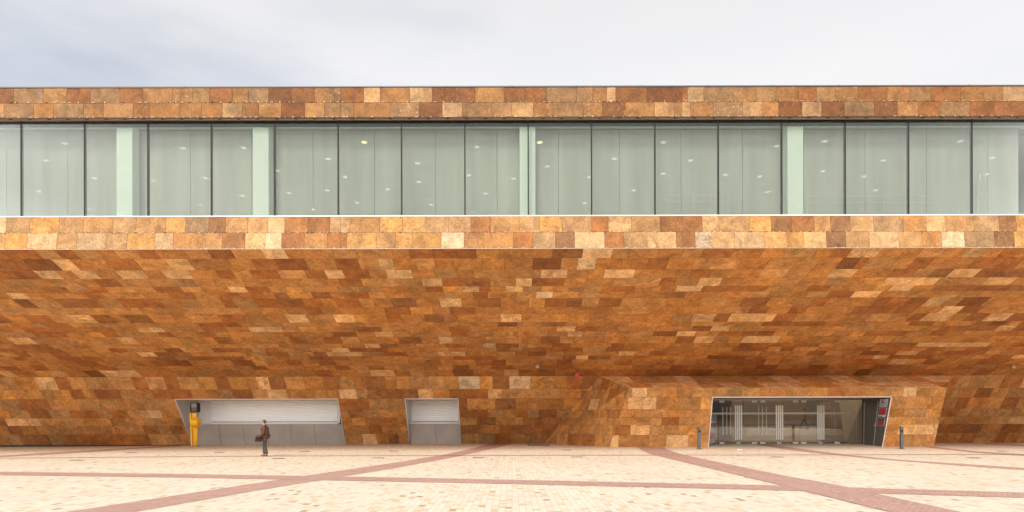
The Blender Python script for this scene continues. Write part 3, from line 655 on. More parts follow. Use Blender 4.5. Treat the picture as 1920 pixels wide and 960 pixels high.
# ------------------------------------------------------------------ glazed entrance
DD = 47.0
ent = bpy.data.objects.new('entrance', None); COL.objects.link(ent); ent.parent = bld; ent.location = -bld.location
def epart(nm, bm, m, parent=None, smooth=False):
    o = mesh_obj(nm, bm, m, None, smooth); o.parent = parent or ent; return o
zt = K3(H_TL).z
tl, tr, bl, br = K3(H_TL), K3(H_TR), K3(H_BL), K3(H_BR)
XL = P(1333, 800, DD).x; XR = P(1616, 800, DD).x
TAUPE = mat('dark_taupe_panel', (.10, .085, .07), .5, vary=.08)
bm = bmesh.new(); slab(bm, [tl, bl, Vector((XL - .5, DD, 0)), Vector((XL - .5, DD, zt))], (-.05, 0, 0)); epart('reveal', bm, TAUPE)
bm = bmesh.new(); slab(bm, [tr, br, Vector((XR, DD, 0)), Vector((XR, DD, zt))], (.05, 0, 0)); rv = epart('reveal', bm, TAUPE)
bm = bmesh.new(); slab(bm, [tl, tr, Vector((XR, DD + .1, zt)), Vector((XL - .5, DD + .1, zt))], (0, 0, .05)); epart('reveal', bm, mat('reveal_soffit', (.35, .31, .27), .6))
bm = bmesh.new()
def strip(p, q, wd=.045):
    d = (q - p).normalized(); s = nK.cross(d) * wd
    slab(bm, [p - s * .5, q - s * .5, q + s * .5, p + s * .5], nK * (.035 if nK.y < 0 else -.035))
strip(tl, tr); strip(tl, bl); strip(tr, br); epart('opening_trim', bm, METAL_W)
# the door line: leaves, fixed panes
def px(x): return P(x, 790, DD).x
joints = [1333, 1346, 1384.3, 1422.5, 1461, 1499.5, 1538.5, 1577.5, 1616]
zd = zt - .06
bm = bmesh.new(); box(bm, XL, XR, DD - .03, DD + .05, zd, zt - .002); epart('door_head', bm, METAL_G)
HAND = mat('brushed_door_pull', (.94, .91, .83), .4)
for i in range(len(joints) - 1):
    a, b = px(joints[i]) + .006, px(joints[i + 1]) - .006
    bm = bmesh.new(); box(bm, a, b, DD, DD + .012, .02, zd - .012)
    leaf = 1 <= i <= 6
    o = epart('door_leaf' if leaf else 'fixed_pane', bm, GLASS_DN)
    if leaf:
        hinge_left = (i % 2 == 1)
        c = (a + .28) if hinge_left else (b - .28)
        for nm, z0_, z1_ in (('patch_fitting', zd - .16, zd - .02), ('patch_fitting', .03, .15)):
            bm = bmesh.new(); box(bm, c - .17, c + .17, DD - .018, DD + .03, z0_, z1_, .006); epart(nm, bm, METAL_W, o)
        hx = b - .13 if hinge_left else a + .13
        for dx in (-.07, .07):
            bm = bmesh.new(); box(bm, hx + dx - .045, hx + dx + .045, DD - .062, DD - .038, .32, 2.68, .006)
            for zz in (.45, 1.5, 2.55): cyl(bm, (hx + dx, DD - .038, zz), (hx + dx, DD - .001, zz), .012, seg=8)
            epart('pull_handle', bm, HAND, o)
        bm = bmesh.new(); q = b - .07 if hinge_left else a + .07; box(bm, q - .05, q + .05, DD - .018, DD + .03, .03, .14, .005); epart('floor_lock', bm, METAL_W, o)
# lobby seen through the glass
LOB_W = mat('lobby_wall', (.30, .24, .19), .7, vary=.10, vscale=.8); LOB_F = mat('lobby_floor', (.24, .17, .12), .35, vary=.1)
lx0, lx1, ly1 = XL - 5.5, XR + 4, 63.0
bm = bmesh.new(); quad(bm, (lx0, DD + .02, .008), (lx1, DD + .02, .008), (lx1, ly1, .008), (lx0, ly1, .008)); epart('lobby_floor', bm, LOB_F)
bm = bmesh.new(); box(bm, lx0, lx1, ly1, ly1 + .2, 0, 5.2); epart('lobby_wall', bm, LOB_W)
bm = bmesh.new(); box(bm, lx0, lx1, DD + .08, ly1, 5.2, 5.4); epart('lobby_ceiling', bm, mat('lobby_ceiling', (.55, .50, .43), .8))
bm = bmesh.new(); box(bm, lx0, XL - .55, DD, DD + .1, 0, 5.2); box(bm, XR + .06, lx1, DD, DD + .1, 0, 5.2); box(bm, XL - .6, XR + .1, DD + .06, DD + .16, zt + .06, 5.2); epart('lobby_wall', bm, LOB_W)
bm = bmesh.new(); box(bm, lx0 - .1, lx0, DD, ly1, 0, 5.2); box(bm, lx1, lx1 + .1, DD, ly1, 0, 5.2); epart('lobby_wall', bm, LOB_W)
# horizontal slat lining on the back wall
bm = bmesh.new()
for k in range(26): box(bm, P(1395, 780, 62.8).x, P(1575, 780, 62.8).x, 62.80, 62.97, 1.3 + k * .14, 1.3 + k * .14 + .10)
epart('slat_lining', bm, mat('timber_slat', (.38, .31, .25), .6, vary=.1))
# raised white platform with long steps
ST = mat('white_stone_step', (.66, .61, .54), .55, vary=.05)
for k, (d0, zt_) in enumerate(((55.2, .22), (55.7, .44), (56.2, .66), (56.6, .87))):
    bm = bmesh.new(); box(bm, P(1400, 800, d0).x, P(1583, 800, d0).x, d0, 62.7, (0.01 if k == 0 else (k * .22) + .003), zt_, .01); epart('platform_step', bm, ST)
bm = bmesh.new(); box(bm, P(1395, 800, 54.6).x, P(1578, 800, 54.6).x, 54.5, 54.6, .012, .40); box(bm, P(1395, 800, 54.6).x, P(1578, 800, 54.6).x, 54.44, 54.66, .402, .46); epart('long_bench', bm, ST)
# pale leaning wall at the right, dark portal at the left
bm = bmesh.new(); slab(bm, [P(1574, 748, 52), P(1586, 834, 49), P(1622, 834, 48.2), P(1622, 746, 48.2)], (0, .12, 0)); epart('lobby_pale_wall', bm, mat('pale_lobby_wall', (.50, .43, .33), .7))
bm = bmesh.new(); box(bm, P(1348, 790, 54).x, P(1357, 790, 54).x, 54, 54.3, .012, 3.4); box(bm, P(1330, 790, 55).x, P(1372, 790, 55).x, 55, 55.3, .012, 3.9); epart('dark_portal', bm, mat('blue_black_panel', (.05, .05, .065), .5))
# push rail that runs across behind the door line and the inner pair of doors
bm = bmesh.new(); box(bm, P(1335, 790, DD).x, P(1600, 790, DD).x, DD + .10, DD + .13, P(1400, 777.0, DD).z, P(1400, 773.4, DD).z); epart('inner_transom', bm, mat('pale_transom', (.92, .90, .85), .5))
for cx in (1362, 1429):
    for dx in (-.28, 0, .28):
        X = P(cx, 790, 49.5).x + dx; bm = bmesh.new(); box(bm, X - .04, X + .04, 49.4, 49.46, .6, 2.62, .008); epart('inner_pull_handle', bm, HAND)
# the splayed right reveal: service door with a steel frame and lock
def rvp(t, z, off=.0):                      # point on the right reveal, t = 0 at the glass, 1 at the outer edge
    a = Vector((XR, DD, z)); bo = br + (tr - br) * (z / tr.z); n = Vector((-(bo.y - a.y), bo.x - a.x, 0)).normalized()
    if n.x > 0: n = -n
    return a + (bo - a) * t + n * off
def rv_slab(t0, t1, z0_, z1_, th=.02, off=.0):
    bm = bmesh.new(); ps = [rvp(t0, z0_, off), rvp(t1, z0_, off), rvp(t1, z1_, off), rvp(t0, z1_, off)]; n = (rvp(.5, 1, 1) - rvp(.5, 1, 0)) * th
    slab(bm, ps, n); return bm
for t0 in (.10, .60): epart('frame_post', rv_slab(t0, t0 + .02, .02, zt - .25, .03, .003), METAL_G, rv)
epart('perforated_strip', rv_slab(.015, .085, .1, zt - .1, .012, .003), mat('perforated_dark_strip', (.06, .05, .045), .6, bump=1, bscale=25, vary=.9, vscale=9), rv)
epart('door_lock', rv_slab(.555, .59, 1.25, 1.45, .04, .003), METAL_G, rv)

# low building added behind the camera to keep bright sky out of the door glass
ob = thing('terrace_building', 'low taupe terrace building added across the plaza, seen only as a reflection in the door glass', 'building', (30, -62, 0))
OW = mat('taupe_render', (.17, .13, .10), .8, vary=.15, vscale=.3)
bm = bmesh.new(); box(bm, -60, 130, -74, -62, -.3, 8.2); mesh_obj('wall', bm, OW, ob)
bm = bmesh.new(); box(bm, -61, 131, -75, -61.2, 8.2, 8.6); mesh_obj('roof', bm, COPING, ob)
bm = bmesh.new()
for k in range(3): box(bm, -60, 130, -61.9 + 0, -59.6 + k * -.7, -.3, .45 * (k + 1)) if False else box(bm, -60, 130, -61.95, -58.4 - k * 1.1, -.3 + .001 * k, .4 * (k + 1))
mesh_obj('terrace_steps', bm, mat('terrace_step_stone', (.42, .36, .29), .8, vary=.1), ob)
for k in range(14):
    x = -50 + k * 13; bm = bmesh.new(); box(bm, x, x + 7, -62.05, -61.97, 1.9, 6.6); mesh_obj('window', bm, mat('dim_window', (.05, .05, .05), .2) if k == 0 else bpy.data.materials['dim_window'], ob)
# unseen ceiling lamps, inferred from a warm glow and added to brighten the lobby
LL = mat('lobby_lamp_lens', (.9, .85, .7), .5, emis=((1, .82, .62), 4.5))
for a in (13.5, 17, 20.5, 24, 27):
    for b in (49.5, 53, 57, 60.5):
        bm = bmesh.new(); cyl(bm, (a, b, 5.14), (a, b, 5.199), .42, seg=20); epart('lobby_lamp', bm, LL)

# ------------------------------------------------------------------ posters
POST_W = mat('poster_white', (.75, .72, .72), .5); POST_R = mat('poster_red', (.50, .02, .03), .5, vary=.35, vscale=6)
POST_K = mat('poster_black', (.03, .02, .02), .5); POST_T = mat('poster_tan', (.45, .32, .2), .5); POST_B = mat('poster_pale_blue', (.45, .52, .60), .5); POST_G = mat('poster_teal', (.35, .55, .50), .5)
def poster(tz0, tz1, label, parts):
    t = thing('poster', label, 'poster', rvp(.80, tz0, .02), group='posters in the entrance reveal')
    a, b = .665, .93
    o = mesh_obj('sheet', rv_slab(a, b, tz0, tz1, .012, .006), POST_W, t)
    for nm, ta, tb, za, zb2, m in parts:
        mesh_obj(nm, rv_slab(a + (b - a) * ta, a + (b - a) * tb, tz0 + (tz1 - tz0) * za, tz0 + (tz1 - tz0) * zb2, .004, .0195), m, t)
zz = lambda y: P(1651, y, 43.9).z
poster(zz(763.6), zz(749), 'white poster with a dark figure picture, topmost in the entrance', [('picture', .06, .94, .05, .55, POST_B), ('figure', .2, .5, .561, .72, POST_K), ('print_line', .1, .6, .86, .92, POST_K)])
poster(zz(782), zz(765), 'red poster in the middle of the entrance reveal, white strip below', [('picture', .04, .96, .22, .97, POST_R), ('print_line', .1, .6, .05, .12, POST_K)])
poster(zz(798), zz(784.5), 'red and black poster, lowest in the entrance reveal', [('picture', .04, .96, .04, .66, POST_R), ('dark_top', .04, .96, .665, .97, POST_K)])
# rack of leaflets inside, far left of the glass
D = DD + .5; t = thing('leaflet_rack', 'leaflet rack with red and white sheets behind the left entrance glass', 'rack', (P(1337, 830, D).x, D, 0))
x0, x1 = P(1332, 800, D).x, P(1343, 800, D).x
bm = bmesh.new(); box(bm, x0 - .03, x0, D, D + .25, .012, 2.2); box(bm, x1, x1 + .03, D, D + .25, .012, 2.2); box(bm, x0, x1, D + .20, D + .24, .05, 2.2); mesh_obj('rack_frame', bm, METAL_G, t)
for (ya, yb, m) in ((776, 789, POST_G), (790, 792.5, POST_W), (793.5, 802, POST_R), (806, 809.5, POST_W), (812, 822, POST_R)):
    bm = bmesh.new(); box(bm, x0 + .02, x1 - .02, D + .06, D + .09, P(1337, yb, D).z, P(1337, ya, D).z); mesh_obj('leaflet', bm, m, t)

# ------------------------------------------------------------------ small fixtures
def bollard(xpx, ybase, label):
    p = G(xpx, ybase); D = p.y; t = thing('bollard', label, 'bollard', (p.x, D, 0), group='bollards beside the entrance', absolute=False)
    h = 1.27
    bm = bmesh.new(); vs = [(-.085, -.05), (.085, -.05), (.085, .05), (-.085, .05)]
    lo_ = [bm.verts.new((a, b, -.02)) for a, b in vs]; hi = [bm.verts.new((a, b, h + (.05 if a < 0 else 0))) for a, b in vs]
    bm.faces.new(lo_[::-1]); bm.faces.new(hi)
    for i in range(4): bm.faces.new((lo_[i - 1], lo_[i], hi[i], hi[i - 1]))
    bmesh.ops.recalc_face_normals(bm, faces=bm.faces[:]); bmesh.ops.bevel(bm, geom=bm.edges[:], offset=.008, segments=2, affect='EDGES')
    mesh_obj('post', bm, mat('bollard_steel', (.14, .135, .14), .5, .5, vary=.15, vscale=4), t)
    bm = bmesh.new(); box(bm, -.16, .16, -.11, .11, .001, .018, .004)
    for a in (-.125, .125):
        for b in (-.08, .08): cyl(bm, (a, b, .018), (a, b, .03), .012, seg=6)
    mesh_obj('base_plate', bm, mat('base_plate_steel', (.12, .12, .12), .6, .5), t)
    bm = bmesh.new(); box(bm, -.055, .055, -.056, -.0505, h - .30, h - .16); mesh_obj('recess_plate', bm, DARK, t)
    bm = bmesh.new(); box(bm, -.0895, -.0855, -.042, .042, .05, h - .01); mesh_obj('side_recess', bm, DARK, t)
bollard(1311, 842.2, 'dark steel bollard left of the glass entrance')
bollard(1690.5, 842, 'dark steel bollard right of the posters, before the stone block')

# yellow service post in front of the left counter
YEL = mat('yellow_paint', (.95, .52, .008), .38, vary=.06, vscale=5)
PD = 47.0; PX = P(366, 834.5, PD).x
yp = thing('yellow_service_post', 'yellow service post with a round drum, at the left end of the long counter', 'service post', (PX, PD, gz(PX)), absolute=False)
bm = bmesh.new()
slab(bm, [Vector((-.30, .12, 0)), Vector((-.04, .12, 0)), Vector((.03, .10, 2.28)), Vector((-.40, .10, 2.28))], (0, .10, 0)); mesh_obj('back_channel', bm, YEL, yp)
bm = bmesh.new(); slab(bm, [Vector((-.28, -.02, 0)), Vector((-.21, -.02, 0)), Vector((-.30, -.02, 2.28)), Vector((-.38, -.02, 2.28))], (0, .13, 0)); mesh_obj('channel_flange', bm, YEL, yp)
bm = bmesh.new(); cyl(bm, (.09, -.02, 0), (.10, -.02, 1.45), .085, seg=20); mesh_obj('pipe', bm, YEL, yp, True)
bm = bmesh.new(); cyl(bm, (-.18, -.06, 1.66), (.32, -.10, 1.66), .30, seg=28); cyl(bm, (.32, -.10, 1.66), (.345, -.10, 1.66), .25, seg=28)
es = [e for e in bm.edges if e.calc_face_angle(0) > 1]; bmesh.ops.bevel(bm, geom=es, offset=.025, segments=3, affect='EDGES')
drum = mesh_obj('drum', bm, YEL, yp)
bm = bmesh.new()
for a in range(6): cyl(bm, (.34, -.10 + .16 * math.cos(a * math.pi / 3), 1.66 + .16 * math.sin(a * math.pi / 3)), (.362, -.10 + .16 * math.cos(a * math.pi / 3), 1.66 + .16 * math.sin(a * math.pi / 3)), .022, seg=6)
mesh_obj('bolt_ring', bm, mat('dark_yellow_bolts', (.45, .22, .01), .5), drum)
bm = bmesh.new(); box(bm, -.36, .26, -.14, .26, -.0, .025, .005); mesh_obj('foot_plate', bm, mat('brown_foot_plate', (.22, .12, .07), .6), yp)
# louvre above it, on the reveal
D = PD + .35; xa, xb = P(356.5, 764, D).x, P(369.5, 764, D).x; za, zc = P(363, 773, D).z, P(363, 755.5, D).z
vg = thing('vent_grille', 'dark louvred vent grille above the yellow post', 'vent', ((xa + xb) / 2, D, za))
bm = bmesh.new(); box(bm, xa, xb, D, D + .5, za, zc); mesh_obj('housing', bm, DARK, vg)
for k in range(6):
    z = za + (zc - za) * (.10 + k * .145); bm = bmesh.new(); slab(bm, [Vector((xa + .10, D - .035, z)), Vector((xb - .02, D - .035, z)), Vector((xb - .02, D - .002, z + .055)), Vector((xa + .10, D - .002, z + .055))], (0, 0, .012)); mesh_obj('louvre_blade', bm, METAL_G if k > 2 else mat('rusty_blade', (.28, .16, .11), .6), vg)

def dome(xp, yp_, D0, label):
    q = on_plane(xp, yp_ - 5, cS, nS); t = thing('dome_camera', label, 'camera', q, group='dome cameras under the overhang', absolute=False)
    bm = bmesh.new(); cyl(bm, (0, 0, .12), (0, 0, -.12), .03); cyl(bm, (0, 0, -.10), (0, 0, -.17), .11, .13, 20); mesh_obj('mount', bm, mat('camera_mount', (.35, .25, .18), .5), t)
    bm = bmesh.new(); bmesh.ops.create_uvsphere(bm, u_segments=20, v_segments=12, radius=.15, matrix=Matrix.Translation((0, 0, -.22))); mesh_obj('dome', bm, mat('camera_dome', (.42, .27, .19), .15, .3), t, True)
dome(1008, 686, 43, 'round dome camera under the overhang above the middle of the wall')
dome(1900, 687, 43, 'round dome camera under the overhang at the far right')
q = Vector((P(1082, 702, DC - .3).x, DC - .35, P(1082, 702, DC - .35).z))
al = thing('fire_alarm', 'red fire alarm sounder at the top of the stone wall', 'alarm', q, absolute=False)
RED = mat('red_alarm_plastic', (.55, .02, .02), .35)
bm = bmesh.new(); cyl(bm, (0, .22, 0), (0, -.02, 0), .15, .17, 24); mesh_obj('body', bm, RED, al)
bm = bmesh.new(); bmesh.ops.create_uvsphere(bm, u_segments=20, v_segments=10, radius=.12, matrix=Matrix.Translation((0, -.03, 0)) @ Matrix.Diagonal((1, .6, 1, 1))); mesh_obj('lens', bm, mat('alarm_lens', (.65, .04, .03), .15), al, True)

# drip line under the overhang edge
bm = bmesh.new()
for i in range(-30, 30):
    a, b = i * 2, i * 2 + 2
    f = bm.faces.new([bm.verts.new((x, y, gz(x) + .016)) for x, y in ((a, 33.15), (b, 33.15), (b, 33.38), (a, 33.38))])
o = mesh_obj('drainage_slot', bm, mat('drain_slot_steel', (.30, .22, .16), .8)); o['kind'] = 'structure'  # drain slot in its own brownish steel tone
# covers let into the paving
COVER = mat('iron_cover', (.20, .155, .115), .6, vary=.3, vscale=8)
cov = [(247, 849, 'small iron cover near the foot of the wall, left of the yellow post'), (145, 863, 'small iron cover at the far left, just before the drain line'), (411, 848.4, 'small iron cover before the long counter, left of the walking man'),
       (522, 860, 'small iron cover in the paving at the right of the walking man'), (572, 847, 'small iron cover before the right half of the long counter'), (738, 846, 'small iron cover before the narrow counter, nearer the wall'), (709, 858.7, 'small iron cover before the narrow counter, past the drain line'),
       (897, 858, 'small iron cover just right of the curved red band'), (1063, 844, 'small iron cover before the stone cheek of the entrance'), (1082, 857, 'small iron cover past the drain line before the entrance cheek'), (1457, 857, 'small iron cover before the glass doors'),
       (1880, 846, 'small iron cover at the far right near the wall'), (1826, 858.5, 'small iron cover at the far right past the drain line')]
proto = None
for (x, y, lb) in cov:
    q = Gl(x, y)
    if proto is None:
        bm = bmesh.new(); box(bm, -.22, .22, -.15, .15, .0, .010, .002); me_o = mesh_obj('ground_cover', bm, COVER); proto = me_o; o = me_o
        bm = bmesh.new(); box(bm, -.25, .25, -.18, .18, -.01, .007); fr = mesh_obj('rim', bm, DARK, o)
        kids = [fr]
    else:
        o = proto.copy(); COL.objects.link(o)
        for k in kids: c = k.copy(); COL.objects.link(c); c.parent = o
    o.location = (q.x, q.y, gz(q.x) + .004); tag(o, lb, 'ground cover', 'small covers let into the paving')
q0, q1 = G(989, 834.8), G(1030, 834.8)
bm = bmesh.new()
gr = thing('drain_grate', 'long dark drain grate at the foot of the wall beside the entrance cheek', 'grate', ((q0.x + q1.x) / 2, q0.y, 0), absolute=False)
hw = (q1.x - q0.x) / 2
box(bm, -hw, hw, -.85, .75, .001, .014); mesh_obj('frame', bm, mat('grate_iron', (.09, .07, .055), .6), gr)
bm = bmesh.new()
for k in range(14): box(bm, -hw + .06, hw - .06, -.78 + k * .11, -.74 + k * .11, .015, .026)
mesh_obj('bars', bm, mat('grate_bars', (.16, .13, .11), .5, .5), gr)
q = G(1388, 844.3); bm = bmesh.new(); bmesh.ops.create_icosphere(bm, subdivisions=2, radius=.13, matrix=Matrix.Diagonal((1.3, 1, .22, 1)))
for v in bm.verts: v.co *= 1 + .15 * math.sin(v.co.x * 40 + v.co.y * 33)
o = mesh_obj('paper_scrap', bm, mat('white_paper', (.85, .83, .8), .8)); o.location = (q.x, q.y, .03); tag(o, 'white scrap of paper lying before the left glass door', 'litter')

# ------------------------------------------------------------------ people
def skinned(name, pts, edges, rad, m, parent, root=0, sub=2, cap=None):
    me = bpy.data.meshes.new(name + '_cage'); me.from_pydata([Vector(p) for p in pts], edges, []); o = bpy.data.objects.new(name, me); COL.objects.link(o)
    md = o.modifiers.new('skin', 'SKIN'); md.use_smooth_shade = True; sm = o.modifiers.new('sub', 'SUBSURF'); sm.levels = sub; sm.render_levels = sub
    for i, r in enumerate(rad):
        r = r if isinstance(r, tuple) else (r, r); me.skin_vertices[0].data[i].radius = r
        me.skin_vertices[0].data[i].use_root = (i == root)
    bpy.context.view_layer.update()
    dg = bpy.context.evaluated_depsgraph_get(); new = bpy.data.meshes.new_from_object(o.evaluated_get(dg)); o.modifiers.clear(); o.data = new; new.name = name
    new.materials.clear(); new.materials.append(m)
    for p in new.polygons: p.use_smooth = True
    o.parent = parent; return o
SKIN = mat('skin_tone', (.50, .28, .19), .55)
def person(loc, rz, sc, cols, label, stride=.14, bag=True, coat_long=True, name='person'):
    """a walking figure facing local -X; z up, feet at 0, 1.75 tall"""
    t = thing(name, label, 'person', loc, absolute=False, rz=rz); t.scale = (sc, sc, sc)
    s = stride
    J = {'pel': (0, 0, .93), 'spi': (-.01, 0, 1.12), 'che': (-.02, 0, 1.34), 'nek': (-.035, 0, 1.49), 'hd0': (-.06, 0, 1.56), 'hd1': (-.065, 0, 1.64), 'hd2': (-.06, 0, 1.71)}
    for sg, sd in ((-1, 'l'), (1, 'r')):
        f = sg * s                           # one leg forward, one back
        J['hip' + sd] = (0, sg * .09, .88); J['kne' + sd] = (-.03 - f * .75, sg * .095, .49); J['ank' + sd] = (.02 - f * 1.5, sg * .09, .09 + (.02 if f < 0 else 0)); J['toe' + sd] = (-.13 - f * 1.5, sg * .11, .035)
        J['sho' + sd] = (-.01, sg * .175, 1.42); J['elb' + sd] = (.03 + f * .5, sg * .235, 1.16); J['wri' + sd] = (-.07 + f * .9, sg * .235, .93)
    if bag: J['elbl'] = (-.03, -.235, 1.15); J['wril'] = (-.16, -.235, .93)
    names = list(J); ix = {n: i for i, n in enumerate(names)}
    E = [('pel', 'spi'), ('spi', 'che'), ('che', 'nek'), ('nek', 'hd0'), ('hd0', 'hd1'), ('hd1', 'hd2')]
    rad = dict(pel=(.11, .14), spi=(.10, .125), che=(.11, .15), nek=.052, hd0=(.072, .062), hd1=(.092, .078), hd2=(.070, .062))
    for sd in 'lr':
        E += [('pel', 'hip' + sd), ('hip' + sd, 'kne' + sd), ('kne' + sd, 'ank' + sd), ('ank' + sd, 'toe' + sd), ('che', 'sho' + sd), ('sho' + sd, 'elb' + sd), ('elb' + sd, 'wri' + sd)]
        rad.update({'hip' + sd: .085, 'kne' + sd: .055, 'ank' + sd: .038, 'toe' + sd: (.03, .04), 'sho' + sd: .058, 'elb' + sd: .042, 'wri' + sd: .028})
    pts = [J[n] for n in names]; ed = [(ix[a], ix[b]) for a, b in E]; rd = [rad[n] for n in names]
    # hands: palm, four bent fingers, thumb; nose, ears
    def add(p, r, par): pts.append(p); rd.append(r); ed.append((par, len(pts) - 1)); return len(pts) - 1
    for sg, sd in ((-1, 'l'), (1, 'r')):
        wx, wy, wz = J['wri' + sd]
        pa = add((wx - .015, wy, wz - .05), (.020, .030), ix['wri' + sd]); pb = add((wx - .02, wy, wz - .085), (.016, .034), pa)
        for k, ln in enumerate((.060, .070, .065, .050)):
            ox = (k - 1.5) * .019
            f1 = add((wx - .02 + ox, wy - sg * .004, wz - .105), .0085, pb); f2 = add((wx - .022 + ox, wy - sg * .012, wz - .105 - ln * .5), .008, f1); add((wx - .024 + ox, wy - sg * .028, wz - .105 - ln * .9), .007, f2)
        th = add((wx - .045, wy - sg * .01, wz - .06), .010, pa); add((wx - .055, wy - sg * .022, wz - .095), .0085, th)
    body = skinned('body', pts, ed, rd, SKIN, t)
    bm = bmesh.new()
    bmesh.ops.create_cone(bm, cap_ends=True, segments=8, radius1=.019, radius2=.007, depth=.055, matrix=Matrix.Translation((-.163, 0, 1.63)) @ Matrix.Rotation(R(-20), 4, 'Y'))
    for sg in (-1, 1): bmesh.ops.create_uvsphere(bm, u_segments=8, v_segments=6, radius=.03, matrix=Matrix.Translation((-.055, sg * .08, 1.635)) @ Matrix.Diagonal((.55, .35, 1.1, 1)))
    me2 = mesh_obj('nose_and_ears', bm, SKIN, body, True)
    bm = bmesh.new()
    for sg in (-1, 1): bmesh.ops.create_uvsphere(bm, u_segments=8, v_segments=6, radius=.011, matrix=Matrix.Translation((-.147, sg * .03, 1.645)))
    mesh_obj('eyes', bm, mat('eye_dark', (.03, .02, .02), .2), body, True)
    bm = bmesh.new(); bmesh.ops.create_uvsphere(bm, u_segments=10, v_segments=6, radius=.018, matrix=Matrix.Translation((-.148, 0, 1.585)) @ Matrix.Diagonal((.4, 1.3, .35, 1))); mesh_obj('mouth', bm, mat('lip_tone', (.35, .13, .10), .5), body, True)
    # hair: a cap over the back and top of the skull
    bm = bmesh.new(); bmesh.ops.create_uvsphere(bm, u_segments=20, v_segments=14, radius=1, matrix=Matrix.Translation((-.045, 0, 1.665)) @ Matrix.Diagonal((.108, .092, .105, 1)))
    bmesh.ops.delete(bm, geom=[v for v in bm.verts if v.co.z < 1.60 or (v.co.x < -.10 and v.co.z < 1.70)], context='VERTS'); mesh_obj('hair', bm, cols['hair'], t, True)
    # trousers
    T = [(0, 0, .96), (0, 0, .90)]; r = [(.115, .15), (.12, .155)]; e = [(0, 1)]
    for sd in 'lr':
        h, k, a = J['hip' + sd], J['kne' + sd], J['ank' + sd]; b0 = len(T)
        T += [(h[0], h[1], h[2] - .06), tuple((h[i] + k[i]) / 2 for i in range(3)), k, tuple((k[i] + a[i]) / 2 for i in range(3)), (a[0] + .01, a[1], a[2] - .015)]
        r += [.108, .098, .088, .080, .076]; e += [(1, b0), (b0, b0 + 1), (b0 + 1, b0 + 2), (b0 + 2, b0 + 3), (b0 + 3, b0 + 4)]
    skinned('trousers', T, e, r, cols['trousers'], t)
    for sd in 'lr':
        a, q = J['ank' + sd], J['toe' + sd]
        skinned('shoe', [(a[0] + .045, a[1], .045), (a[0] - .03, a[1], .06), (q[0] + .02, q[1], .042), (q[0] - .05, q[1], .035)], [(0, 1), (1, 2), (2, 3)], [(.042, .04), (.05, .046), (.04, .046), (.026, .036)], cols['shoes' + sd] if 'shoes' + sd in cols else cols['shoes'], t, 1)
    # coat or shirt with sleeves, ending at wrist and hem
    hem = .80 if coat_long else .92
    C_ = [(.015, 0, hem), (.0, 0, 1.0), (-.01, 0, 1.18), (-.015, 0, 1.34), (-.025, 0, 1.44), (-.035, 0, 1.485)]; fat = 1.10 if coat_long else .84
    r = [(.255 * fat, .23 * fat), (.225 * fat, .21 * fat), (.19 * fat, .19 * fat), (.165 * fat, .19 * fat), (.10, .12), (.068, .068)]; e = [(i, i + 1) for i in range(5)]
    for sg, sd in ((-1, 'l'), (1, 'r')):
        b0 = len(C_); h, k, a = J['sho' + sd], J['elb' + sd], J['wri' + sd]
        C_ += [h, tuple((h[i] + k[i]) / 2 for i in range(3)), k, tuple((k[i] + a[i]) / 2 for i in range(3)), (a[0], a[1], a[2] + .01)]
        r += [.092 * fat, .082 * fat, .072 * fat, .064 * fat, .056 * fat]; e += [(3, b0), (b0, b0 + 1), (b0 + 1, b0 + 2), (b0 + 2, b0 + 3), (b0 + 3, b0 + 4)]
    ct = skinned('coat' if coat_long else 'shirt', C_, e, r, cols['coat'], t, 2)
    if coat_long:
        bm = bmesh.new(); bmesh.ops.create_cone(bm, cap_ends=False, segments=20, radius1=.085, radius2=.07, depth=.05, matrix=Matrix.Translation((-.035, 0, 1.495)) @ Matrix.Rotation(R(-10), 4, 'Y')); mesh_obj('collar', bm, cols['coat'], ct, True)
    return t, J
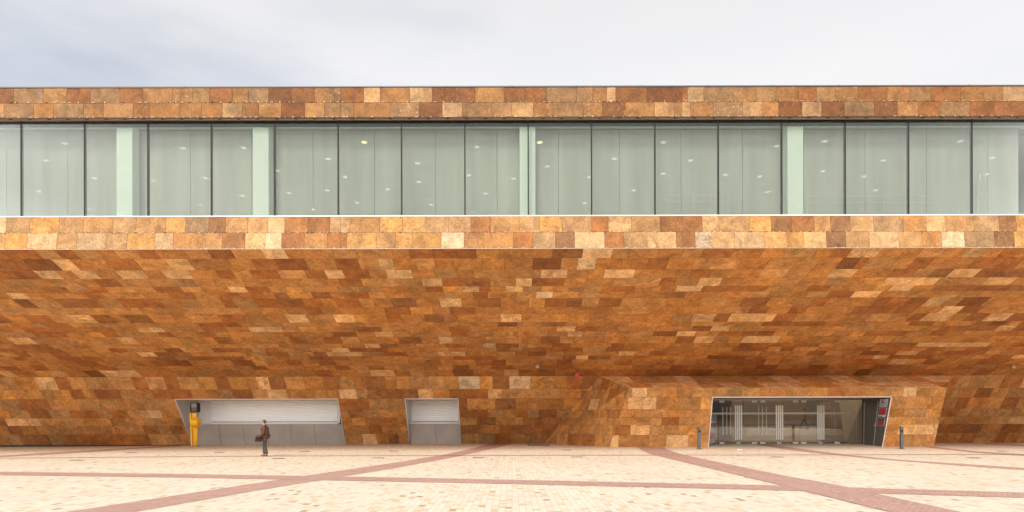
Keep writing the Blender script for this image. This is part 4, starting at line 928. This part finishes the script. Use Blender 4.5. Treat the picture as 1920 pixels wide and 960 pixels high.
HAIRD = mat('dark_hair', (.06, .04, .03), .7, bump=.4, bscale=90)
pp = Gl(497, 855.8)
cols = dict(hair=HAIRD, trousers=mat('charcoal_trousers', (.062, .055, .045), .8, bump=.3, bscale=18), shoes=mat('dark_shoe', (.04, .03, .03), .5), shoesr=mat('red_shoe', (.45, .06, .03), .5),
            coat=mat('brown_coat_cloth', (.10, .045, .027), .9, bump=.5, bscale=14, vary=.15, vscale=8))
sc = 69 * pp.y / F / 1.775
man, J = person((pp.x, pp.y, gz(pp.x)), R(8), sc, cols, 'man in a brown coat and dark trousers walking across the plaza with a bag', stride=.05)
# the bag hangs in his near hand
hx, hy, hz = J['wril']
bagt = thing('shoulder_bag', 'dark brown bag held by the man in the brown coat', 'bag', man.matrix_basis @ Vector((hx - .045, hy - .13, .73)), absolute=False, rz=R(8)); bagt.scale = (sc, sc, sc)
BAG = mat('brown_bag_leather', (.045, .018, .011), .9, vary=.2, vscale=9, spec=.15)
bm = bmesh.new(); box(bm, -.17, .15, -.065, .065, 0, .24, .03)
for v in bm.verts:
    if v.co.z > .15: v.co.x *= .86
mesh_obj('bag_body', bm, BAG, bagt)
bm = bmesh.new()
prev = None
for k in range(9):
    a = math.pi * k / 8; q = Vector((-.02 + .095 * math.cos(a), 0, .225 + .085 * math.sin(a)))
    if prev: cyl(bm, prev, q, .011, seg=8)
    prev = q
mesh_obj('handle', bm, BAG, bagt)
bm = bmesh.new(); box(bm, -.14, .12, -.070, -.062, .12, .235, .004); mesh_obj('flap', bm, BAG, bagt)
# visitor in the lobby
cols2 = dict(hair=HAIRD, trousers=mat('dark_olive_trousers', (.07, .06, .045), .8), shoes=mat('black_shoe', (.03, .03, .03), .5), coat=mat('orange_red_shirt', (.50, .10, .04), .8, bump=.3, bscale=15))
D = 57.4; q = P(1508, 806, D)
person((q.x, D, .87), R(5), .98, cols2, 'person in an orange red shirt walking inside behind the glass doors', stride=.20, bag=False, coat_long=False)
for o in bpy.data.objects:
    for k in ('abs', 'abs0'):
        if k in o: del o[k]
